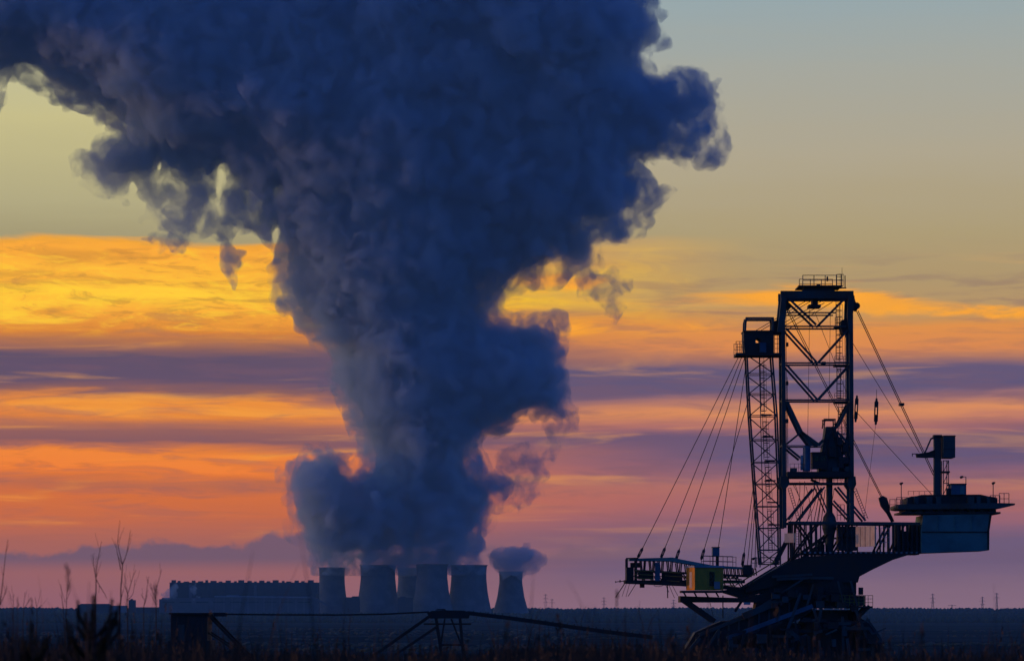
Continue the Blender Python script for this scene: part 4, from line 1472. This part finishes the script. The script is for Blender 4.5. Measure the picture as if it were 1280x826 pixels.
block('belt_bed', 780, 930, 724.8, 728.6, -1.5, 1.5, m_dark)
mb = MB()
for i in range(24):
    q = S(797 + i * 5.4, 721.5)
    mb.tube([(q.x, DE - 1.25, q.z), (q.x, DE + 1.25, q.z)], 1.1 * KE, 8)
mb.build('belt_roller', m_steel, exc)
block('conveyor_belt', 792, 925, 719.4, 720.2, -1.2, 1.2, m_dark)
for r_, x0, x1 in ((713, 793, 816), (717.6, 793, 816), (722.5, 793, 816), (714.8, 826, 850), (719.6, 830, 851), (725.5, 832, 848)):
    MB().tube([S(x0, r_, -2.2), S(x1, r_ + 1.2, -2.2)], 0.55 * KE, 6).build('handrail', m_rail, exc)
block('boom_skirt', 797, 816, 714, 724, -1.85, -1.7, m_dark)
block('boom_skirt', 826, 852, 716, 731, -1.85, -1.7, m_dark)
block('blue_locker', 817.6, 823.6, 703, 726, -2.5, -1.9, m_blue)
block('red_box', 799.4, 805, 729, 734.2, -1.4, -.4, m_red)
mb = MB()
mb.beam(S(769, 727), S(782, 725.6), 1.0 * KE)
mb.beam(S(775, 724.5), S(775, 727.6), 1.4 * KE)
mb.beam(S(769.4, 725.8), S(769.4, 728), 0.9 * KE)
mb.build('tip_bracket', m_dark, exc)
for a, b, w, d in (((781, 728), (769, 746.5), 1.1, -1), ((783, 729), (777.5, 745), .5, -.2), ((787, 729), (782.6, 745.5), .5, .2), ((794.5, 729), (784.5, 745), .8, -1.2)):
    beam('scraper_rod', a, b, w, d, mat=m_dark)
beam('hanging_ladder', (833.5, 729), (834, 747), 1.3, -1.2, mat=m_dark)
for a, b in (((836, 731), (843, 747)), ((840, 731), (847, 744)), ((832, 731), (836, 740))):
    beam('scraper_rod', a, b, .6, -.4, mat=m_dark)
MB().tube([S(822 + 6 * math.sin(q) * .9, 730 + 2.8 * (1 - math.cos(q)) * .5, -1.6) for q in [j * math.pi / 6 for j in range(-6, 7)]], .35 * KE, 5).build('loose_hose', m_dark, exc)

# yellow cabin, turned a little so that its left wall faces the glow
ca, sa = math.cos(R(14)), math.sin(R(14))
c0 = S(878.5, 0, -3.2)
hw, hd = 18.2 * KE, 18.0 * KE


def cabin_box(name, s0, s1, t0, t1, r0, r1, mat, par):
    """box in the turned frame: s across, t in depth"""
    vs = []
    for z in (S(0, r1).z, S(0, r0).z):
        for t_ in (t0, t1):
            for s_ in (s0, s1):
                vs.append((c0.x + s_ * ca - t_ * sa, c0.y + t_ * ca + s_ * sa, z))
    return MB().add(vs, [(0, 2, 3, 1), (4, 5, 7, 6), (0, 1, 5, 4), (2, 6, 7, 3), (0, 4, 6, 2), (1, 3, 7, 5)]).build(name, mat, par)


yc = cabin_box('driver_cabin', -hw, hw, -hd, hd, 709.6, 737.5, m_yellow, exc)
tag(yc, 'dirty yellow driver cabin with pale flat roof')
cabin_box('roof_slab', -hw - .12, hw + .12, -hd - .15, hd + .1, 707.4, 709.6, m_roof, yc)
cabin_box('window', 0.05, 0.62, -hd - .03, -hd, 715, 732.4, m_cabglass, yc)
cabin_box('door_frame', 0.0, 0.67, -hd - .02, -hd, 714.3, 733.2, m_rail, yc)
cabin_box('side_door', -hw - .03, -hw, -.6, .35, 715, 735, m_white, yc)
cabin_box('corner_post', hw - .14, hw + .02, -hd - .04, -hd, 709.8, 737.5, m_yellow, yc)
cabin_box('corner_post', -hw - .02, -hw + .12, -hd - .04, -hd, 709.8, 737.5, m_yellow, yc)
block('cabin_floor', 849, 899, 738, 740.8, -5, -1.0, m_dark)
block('air_unit', 889, 896, 727, 736, -5.2, -4.9, m_pale)
for x in (853, 866, 880, 893):
    beam('cabin_support', (x, 740.6), (x + 3, 746), 1.8, -3.0, mat=m_dark)
plate('boom_girder', [(849, 744.6), (924, 747), (1000, 733), (1002, 742), (952, 752.6), (849, 752.6)], -2.4, 2.4, m_dark)
beam('boom_prop', (852, 748), (892, 776), 6.0, -2, 6, m_dark)
beam('boom_prop', (852, 748), (892, 776), 6.0, 2, 6, m_dark)
beam('boom_prop', (930, 744), (917, 764), 3.0, -2, 4, m_dark)
beam('hanger_rod', (902, 744), (902, 772), 1.3, -2.2, mat=m_dark)
rope('loose_cable', (886, 753), (890, 770), -2.2, 0.35)
plate('boom_shield', [(896, 738), (926, 735), (960, 715), (990, 700), (1002, 700), (1002, 716), (956, 740), (925, 747)], -2.1, 2.1, m_dark)
for r_, x0, x1, r1 in ((722, 897, 925, 724), (727, 897, 922, 728.5), (731.5, 897, 918, 732)):
    MB().tube([S(x0, r_, -2.7), S(x1, r1, -2.7)], 0.6 * KE, 6).build('handrail', m_rail, exc)
# stairway climbing to the upper deck
mb = MB()
for d in (-3.4, -2.6):
    mb.beam(S(921, 736, d), S(968, 707.5, d), 1.6 * KE)
for i in range(15):
    x, r_ = 922 + i * 3.2, 735.2 - i * 1.94
    mb.beam(S(x, r_, -3.4), S(x, r_, -2.6), 0.14, 0.03)
mb.build('stairway', m_dark, exc)
for o in (0, 7.5):
    MB().tube([S(917 + o, 731 - o * .6, -3.4), S(958 + o, 706.5 - o * .6, -3.4)], 0.75 * KE, 6).build('handrail', m_rail, exc)
block('cable_drum_box', 927.4, 938, 706, 718.5, -2.4, -.6, m_dark)
bb = block('blue_box', 889.4, 898, 684.4, 695, -1.8, -.4, m_blue)
block('lid', 888.8, 898.6, 683.6, 684.4, -1.9, -.3, m_dark, bb)
for x in (890.3, 895.6):
    beam('box_leg', (x, 695), (x, 708), 1.3 if x < 892 else 3.4, -1.2, mat=m_dark)
railing(878, 707.5, 914.5, 708.5, 13.2, 3, -1.9, w=0.65, mid=2)
railing(878, 707.5, 921.5, 708.5, 13.2, 4, 1.9, w=0.65, mid=2)
lamp(944.5, 709, 696.6, 941, 698, -1.6)
for x0, r0, x1, r1 in ((938, 710, 948, 709.4), (949, 709, 974, 709)):
    railing(x0, r0, x1, r1, 12.5, 2, -1.9, w=0.7, mid=2)

# ------------------------------------------------------------------ belt conveyor crossing the mine floor in front of the plain
YC = 300.0
KC = YC / F


def Q(px, row, d=0.0):
    return Vector(((px - 640) * KC, YC + d, (760 - row) * KC))


gz = ground_z(Q(560, 0).x, YC)
conv = empty('belt_conveyor', (Q(560, 0).x, YC, gz), 'dark belt conveyor on an A shaped trestle, low in front of the cooling towers', 'conveyor')


def qbeam(name, a, b, w, d=0.0, h=None, d2=None, w2=None):
    return MB().beam(Q(a[0], a[1], d), Q(b[0], b[1], d if d2 is None else d2), w * KC, (h or w) * KC, None if w2 is None else w2 * KC).build(name, m_dark, conv)


bl = MB()
pts = [(283, 767.2), (340, 767.8), (420, 768.2), (480, 767.2), (536, 764.4)]
for a, b in zip(pts[:-1], pts[1:]):
    bl.beam(Q(*a), Q(b[0] + .3, b[1]), 2.0 * KC, 1.3)
bl.build('belt_gantry', m_dark, conv)
rt = MB()
pts = [(584, 765.6), (640, 772.5), (700, 781), (752, 788.5), (815, 796)]
for a, b in zip(pts[:-1], pts[1:]):
    rt.beam(Q(*a), Q(b[0] + .3, b[1]), 5.0 * KC, 1.5)
rt.build('belt_gantry', m_dark, conv)
for i in range(24):
    x = 592 + i * 9
    r_ = 766 + (x - 586) * .133
    qbeam('idler_frame', (x, r_ - 2.0), (x, r_ - 4.2), 1.0, -.5)
MB().plate([(Q(x, r_).x, Q(x, r_).z) for x, r_ in [(534, 766), (540, 763), (560, 762.3), (580, 762.6), (588, 765.4), (586, 772.5), (538, 772.5)]], YC - 1.0, YC + 1.0).build('drive_head', m_dark, conv)
MB().plate([(Q(x, r_).x, Q(x, r_).z) for x, r_ in [(544, 762.4), (547, 760.6), (556, 760.4), (558, 762.4)]], YC - .7, YC + .7).build('motor', m_dark, conv)
for d in (-1.1, 1.1):
    qbeam('trestle_leg', (545, 772), (560, 870), 3.2, d)
    qbeam('trestle_leg', (575, 772), (584, 870), 3.2, d)
    qbeam('trestle_brace', (556, 773), (551, 806), 1.6, d)
    qbeam('trestle_brace', (564, 773), (577, 806), 1.6, d)
    qbeam('cross_bar', (530, 779.5), (589, 779.5), 2.0, d)
    qbeam('cross_bar', (551, 805.5), (578, 805.5), 2.2, d)
    qbeam('outrigger', (538, 769), (463, 822), 3.4, d)
    qbeam('outrigger', (546, 783), (494, 818), 3.0, d)
for x, r_ in ((560, 870), (584, 870)):
    MB().box(Q(x - 9, 0).x, Q(x + 9, 0).x, YC - 2, YC + 2, gz - .5, Q(0, 868).z).build('footing', m_dark, conv)

drv = empty('conveyor_drive_station', (Q(245, 0).x, YC, ground_z(Q(245, 0).x, YC)), 'dark boxy conveyor drive station with slanting legs, low below the power station', 'drive station')
gz2 = drv.location.z


def dblock(name, x0, x1, r0, r1, d0, d1, mat=None):
    return MB().box(Q(x0, 0).x, Q(x1, 0).x, YC + d0, YC + d1, gz2 if r1 is None else Q(0, r1).z, Q(0, r0).z).build(name, mat or m_dark, drv)


dblock('housing', 217, 262, 767.4, 800, -2.5, 2.5)
dblock('roof_slab', 215, 268, 765.4, 767.4, -2.8, 2.8)
dblock('plinth', 214, 266, 800, None, -2.8, 2.8)
dblock('discharge_head', 268.2, 283, 765.2, 770, -1.0, 1.0)
for d in (-1.6, 1.6):
    MB().beam(Q(262, 768, d), Q(318, 826, d), 3.0 * KC).build('slanting_leg', m_dark, drv)
    MB().beam(Q(262, 790, d), Q(318, 826, d), 2.0 * KC).build('slanting_leg', m_dark, drv)
dblock('door', 226, 234, 780, 800, -2.56, -2.5, m_steel)

# ------------------------------------------------------------------ the viewer's rim: tall dead grass, saplings, young pines
rng = random.Random(21)
nr = np.random.default_rng(21)
m_grass = paint('dead_grass', (0.110, 0.055, 0.026), (0.045, 0.026, 0.014), 0.35, 0.9)
m_bark = paint('sapling_bark', (0.050, 0.030, 0.022), (0.028, 0.018, 0.014), 3.0, 0.85)
m_needle = paint('pine_needles', (0.020, 0.026, 0.010), (0.034, 0.034, 0.014), 4.0, 0.8)


def crest(px):
    """photo row up to which the grass stands, by photo column"""
    xs = [-80, 0, 60, 120, 200, 260, 330, 400, 470, 500, 540, 590, 630, 700, 780, 850, 930, 1010, 1080, 1110, 1180, 1240, 1300, 1360]
    ys_ = [784, 782, 780, 782, 783, 790, 796, 797, 803, 808, 800, 806, 796, 791, 793, 795, 803, 806, 808, 805, 800, 798, 795, 795]
    return float(np.interp(px, xs, ys_))


vs, fs = [], []
N = 70000
for i in range(N):
    y = 17 + 50 * rng.random() ** 0.8
    px = rng.uniform(-90, 1370)
    x = (px - 640) * y / F
    g = ground_z(x, y)
    clump = 0.5 + 0.25 * math.sin(x * 2.3 + y * 0.9) + 0.25 * math.sin(x * 5.1 - y * 1.7 + 1)
    # plants taller where the photograph's skyline of grass is higher
    top = (760 - crest(px)) * y / F - g
    h = top * (0.55 + 0.40 * clump * rng.random() ** 0.35) * rng.uniform(0.75, 1.06)
    if rng.random() < 0.06:
        h *= rng.uniform(1.1, 1.6)
    w = rng.uniform(0.003, 0.008) * (1.5 if rng.random() < .2 else 1)
    a = rng.uniform(0, 6.283)
    lean = rng.gauss(0, 0.16) + 0.05
    lx, ly = math.cos(a) * abs(lean) * h, math.sin(a) * abs(lean) * h
    b = rng.uniform(-.6, .6)
    wx, wy = w * math.cos(b), w * math.sin(b)
    n = len(vs)
    for f_, ww in ((0, 1.0), (0.45, 0.9), (0.8, 0.6), (1.0, 0.15)):
        bx, by = x + lx * f_ ** 2, y + ly * f_ ** 2
        z = g - 0.05 + (h + 0.05) * f_ * (1 - 0.1 * f_ * abs(lean))
        vs.append((bx - wx * ww, by - wy * ww, z))
        vs.append((bx + wx * ww, by + wy * ww, z))
    fs += [(n, n + 1, n + 3, n + 2), (n + 2, n + 3, n + 5, n + 4), (n + 4, n + 5, n + 7, n + 6)]
    if rng.random() < 0.08:                                   # seed head
        tx, ty, tz = x + lx, y + ly, g + h * 0.98
        for q in range(5):
            an = rng.uniform(0, 6.28)
            r_ = rng.uniform(0.012, 0.03)
            n = len(vs)
            zz = tz - q * 0.035
            vs += [(tx, ty, zz), (tx + r_ * math.cos(an), ty + r_ * math.sin(an), zz + 0.02), (tx + r_ * .8 * math.cos(an), ty + r_ * .8 * math.sin(an), zz + 0.06), (tx, ty, zz + 0.045)]
            fs.append((n, n + 1, n + 2, n + 3))
tag(mesh_obj('tall_grass', vs, fs, m_grass), 'dense tall dead grass and weeds along the near rim', 'grass', kind='stuff')

# broad weed leaves low in the grass
vs, fs = [], []
for i in range(5000):
    y = 17 + 46 * rng.random()
    px = rng.uniform(-90, 1370)
    x = (px - 640) * y / F
    g = ground_z(x, y)
    top = (760 - crest(px)) * y / F - g
    z = g + top * rng.uniform(0.1, 0.7)
    r_ = rng.uniform(0.012, 0.035)
    d_ = Vector((rng.gauss(0, 1), rng.gauss(0, 1), rng.gauss(0, .8))).normalized()
    e_ = d_.orthogonal().normalized()
    c = Vector((x, y, z))
    n = len(vs)
    vs += [tuple(c - d_ * r_ * 1.6), tuple(c + e_ * r_ * .6), tuple(c + d_ * r_ * 1.6), tuple(c - e_ * r_ * .6)]
    fs.append((n, n + 1, n + 2, n + 3))
tag(mesh_obj('undergrowth', vs, fs, m_grass), 'withered leaves and weeds between the grass of the near rim', 'undergrowth', kind='stuff')


def twig(mb, pts, r0, r1, depth, y, rr):
    n = len(pts)
    mb.tube(pts, [r0 + (r1 - r0) * i / (n - 1) for i in range(n)], 5)
    if depth <= 0:
        return
    for i in range(1, n - 1):
        if rr.random() < 0.7:
            p = Vector(pts[i])
            dr = (Vector(pts[i + 1]) - p).normalized()
            s = rr.choice((-1, 1)) * rr.uniform(0.25, 0.6)
            dr = (dr + Vector((s, rr.uniform(-.4, .4), 0.15))).normalized()
            L = rr.uniform(0.18, 0.5) * (1 if depth > 1 else 0.6)
            q = [p + dr * L * t_ + Vector((0, 0, 0.25 * L * t_ * t_)) for t_ in (0, .4, .75, 1.0)]
            twig(mb, q, (r0 + (r1 - r0) * i / (n - 1)) * .6, 0.002, depth - 1, y, rr)


def sapling(label, y, lines, depth=1, r=0.014, seed=1):
    """bare woody stem: lines are chains of photo points from the ground up"""
    rr = random.Random(seed)
    k = y / F
    mb = MB()
    x0 = (lines[0][0][0] - 640) * k
    g = ground_z(x0, y)
    for j, ln in enumerate(lines):
        pts = []
        for i in range(len(ln) - 1):
            for f_ in (0, .5):
                a, b = ln[i], ln[i + 1]
                pts.append(Vector(((a[0] + (b[0] - a[0]) * f_ - 640) * k + rr.gauss(0, .006), y + rr.gauss(0, .01) + 0.05 * j * (i + f_), (760 - (a[1] + (b[1] - a[1]) * f_)) * k)))
        pts.append(Vector(((ln[-1][0] - 640) * k, y + .04 * j, (760 - ln[-1][1]) * k)))
        if j == 0:
            pts[0] = Vector((x0, y, g - 0.05))
        twig(mb, pts, r if j == 0 else r * .6, 0.0035, depth, y, rr)
    o = at_base(mb.build('bare_sapling', m_bark), (x0, y, g))
    return tag(o, label, 'sapling', 'bare saplings on the near rim')


sapling('tallest bare sapling, forked in two long upright shoots, left of the power station', 62,
        [[(150, 870), (150, 760), (151, 735), (153, 706), (150, 690), (147, 678), (150, 650)], [(153, 706), (158, 690), (163, 662)], [(151, 712), (147, 695), (143, 676)]], 1, 0.017, 3)
sapling('second tallest bare sapling, with one slanting shoot, above the young pine', 60,
        [[(120, 870), (119, 750), (120, 722), (122, 700), (127, 676)], [(120, 724), (117, 708), (115, 692)], [(120, 724), (128, 738), (133, 748)]], 1, 0.014, 4)
sapling('curved bare stem at the very left edge', 58, [[(-6, 870), (-3, 770), (2, 735), (6, 705), (10, 674)], [(-2, 760), (4, 745), (8, 732)]], 1, 0.014, 5)
sapling('thin bushy bare sapling close right of the tallest one', 63, [[(160, 870), (159, 762), (160, 742), (164, 728), (170, 712)], [(160, 745), (156, 730), (155, 716)], [(160, 750), (165, 742), (168, 724)]], 1, 0.012, 6)
sapling('slender bare stem just left of the end of the power station', 62, [[(180, 870), (180, 758), (183, 738), (186, 720)], [(181, 750), (176, 742)]], 1, 0.010, 7)
sapling('twiggy bare sapling in front of the left end of the power station', 61, [[(195, 870), (195, 770), (195, 742), (198, 725), (202, 711)], [(195, 748), (190, 738), (188, 728)]], 1, 0.013, 8)
sapling('straight thin bare stem above the gap left of the young pine', 63, [[(80, 870), (82, 770), (84, 740), (86, 718)], [(83, 750), (88, 738)]], 1, 0.009, 9)
sapling('short bare stem leaning left beside a straight thin one', 63, [[(84, 870), (80, 775), (78, 748), (76, 730)]], 1, 0.009, 10)
sapling('low twiggy stem, third from the left edge', 62, [[(30, 870), (29, 775), (30, 755), (31, 740)], [(30, 760), (35, 752), (39, 746)]], 1, 0.009, 11)
sapling('low twiggy stem near the left edge, beside the curved one', 61, [[(17, 870), (16, 775), (17, 752), (17.5, 742)]], 1, 0.009, 12)
sapling('low bare stem midway between the left edge and the young pine', 62, [[(46, 870), (46, 780), (46, 758), (44, 746)], [(46, 764), (51, 756)]], 1, 0.009, 13)
sapling('lone thin weed stem in front of the gap before the second cooling tower', 60, [[(437, 880), (436, 800), (437, 780), (439, 766)]], 1, 0.007, 14)
sapling('thin leaning weed stem below the rightmost cooling tower', 58, [[(655, 880), (660, 800), (668, 774), (676, 758)], [(662, 790), (656, 776)]], 1, 0.007, 15)
sapling('thin weed stem left of the excavator boom tip', 56, [[(718, 880), (722, 800), (727, 774), (733, 757)], [(724, 785), (718, 770)]], 1, 0.007, 16)
sapling('bushy weed stem under the left boom of the excavator', 56, [[(800, 880), (806, 800), (802, 776), (797, 757)], [(806, 800), (812, 780), (818, 768)]], 1, 0.009, 17)


def young_pine(label, px, y, top_row, spread, seed, n_shoots):
    rr = random.Random(seed)
    k = y / F
    x0 = (px - 640) * k
    g = ground_z(x0, y)
    top = (760 - top_row) * k
    root = empty('young_pine', (x0, y, g), label, 'pine', 'young pines on the near rim')
    tr = MB()
    tr.tube([(x0, y, g - .05), (x0 + .01, y, g + (top - g) * .5), (x0, y, top - .1)], [.035, .022, .008], 7)
    tr.build('trunk', m_bark, root, True)
    nd, bm_ = MB(), MB()

    def needles(a, b, n, ln):
        a, b = Vector(a), Vector(b)
        d = (b - a).normalized()
        o1 = d.orthogonal().normalized()
        o2 = d.cross(o1)
        for _ in range(n):
            f_ = rr.random()
            p = a.lerp(b, f_)
            an = rr.uniform(0, 6.283)
            out_ = o1 * math.cos(an) + o2 * math.sin(an)
            tip = p + (out_ * 0.55 + d * rr.uniform(0.5, 1.1)).normalized() * ln * rr.uniform(.7, 1.1)
            sd = d.cross(out_) * 0.003
            nd.add([p - sd, p + sd, tip], [(0, 1, 2)])
    # leader, then whorls of straight upslanting shoots, bushy below
    needles((x0, y, top - .34), (x0, y, top - .03), 420, .06)
    for j in range(n_shoots):
        f_ = (j % 7) / 6.0 * 0.9 + rr.uniform(0, .1)
        zb = g + (top - g) * (0.30 + 0.52 * f_)
        an = j * 2.4 + rr.uniform(-.4, .4)
        L = spread * k * (1.25 - 0.65 * f_) * rr.uniform(.75, 1.1)
        up = rr.uniform(.75, 1.35) * L
        up = min(up, top - zb - .10 - 0.35 * L - rr.uniform(0, .10))
        p0 = Vector((x0, y, zb))
        p1 = p0 + Vector((math.cos(an) * L * .55, math.sin(an) * L * .55, up * .45))
        p2 = p0 + Vector((math.cos(an) * L, math.sin(an) * L, up))
        p3 = p2 + Vector((math.cos(an) * .012, math.sin(an) * .012, min(rr.uniform(.05, .17), max(.02, top - .06 - p2.z))))
        bm_.tube([p0, p1, p2, p3], [.009, .007, .005, .004], 5)
        needles(p0.lerp(p1, .3), p1, 170, .06)
        needles(p1, p2, 240, .05)
        needles(p2, p3, 170, .038)
    bm_.build('branch', m_bark, root)
    nd.build('crown', m_needle, root)
    return root


young_pine('dark young pine with upright candle shoots, below the second tallest sapling', 117, 26, 742, 42, 31, 56)
young_pine('smaller dark young pine with a few shoots, low at the left', 39, 24, 777, 32, 32, 42)
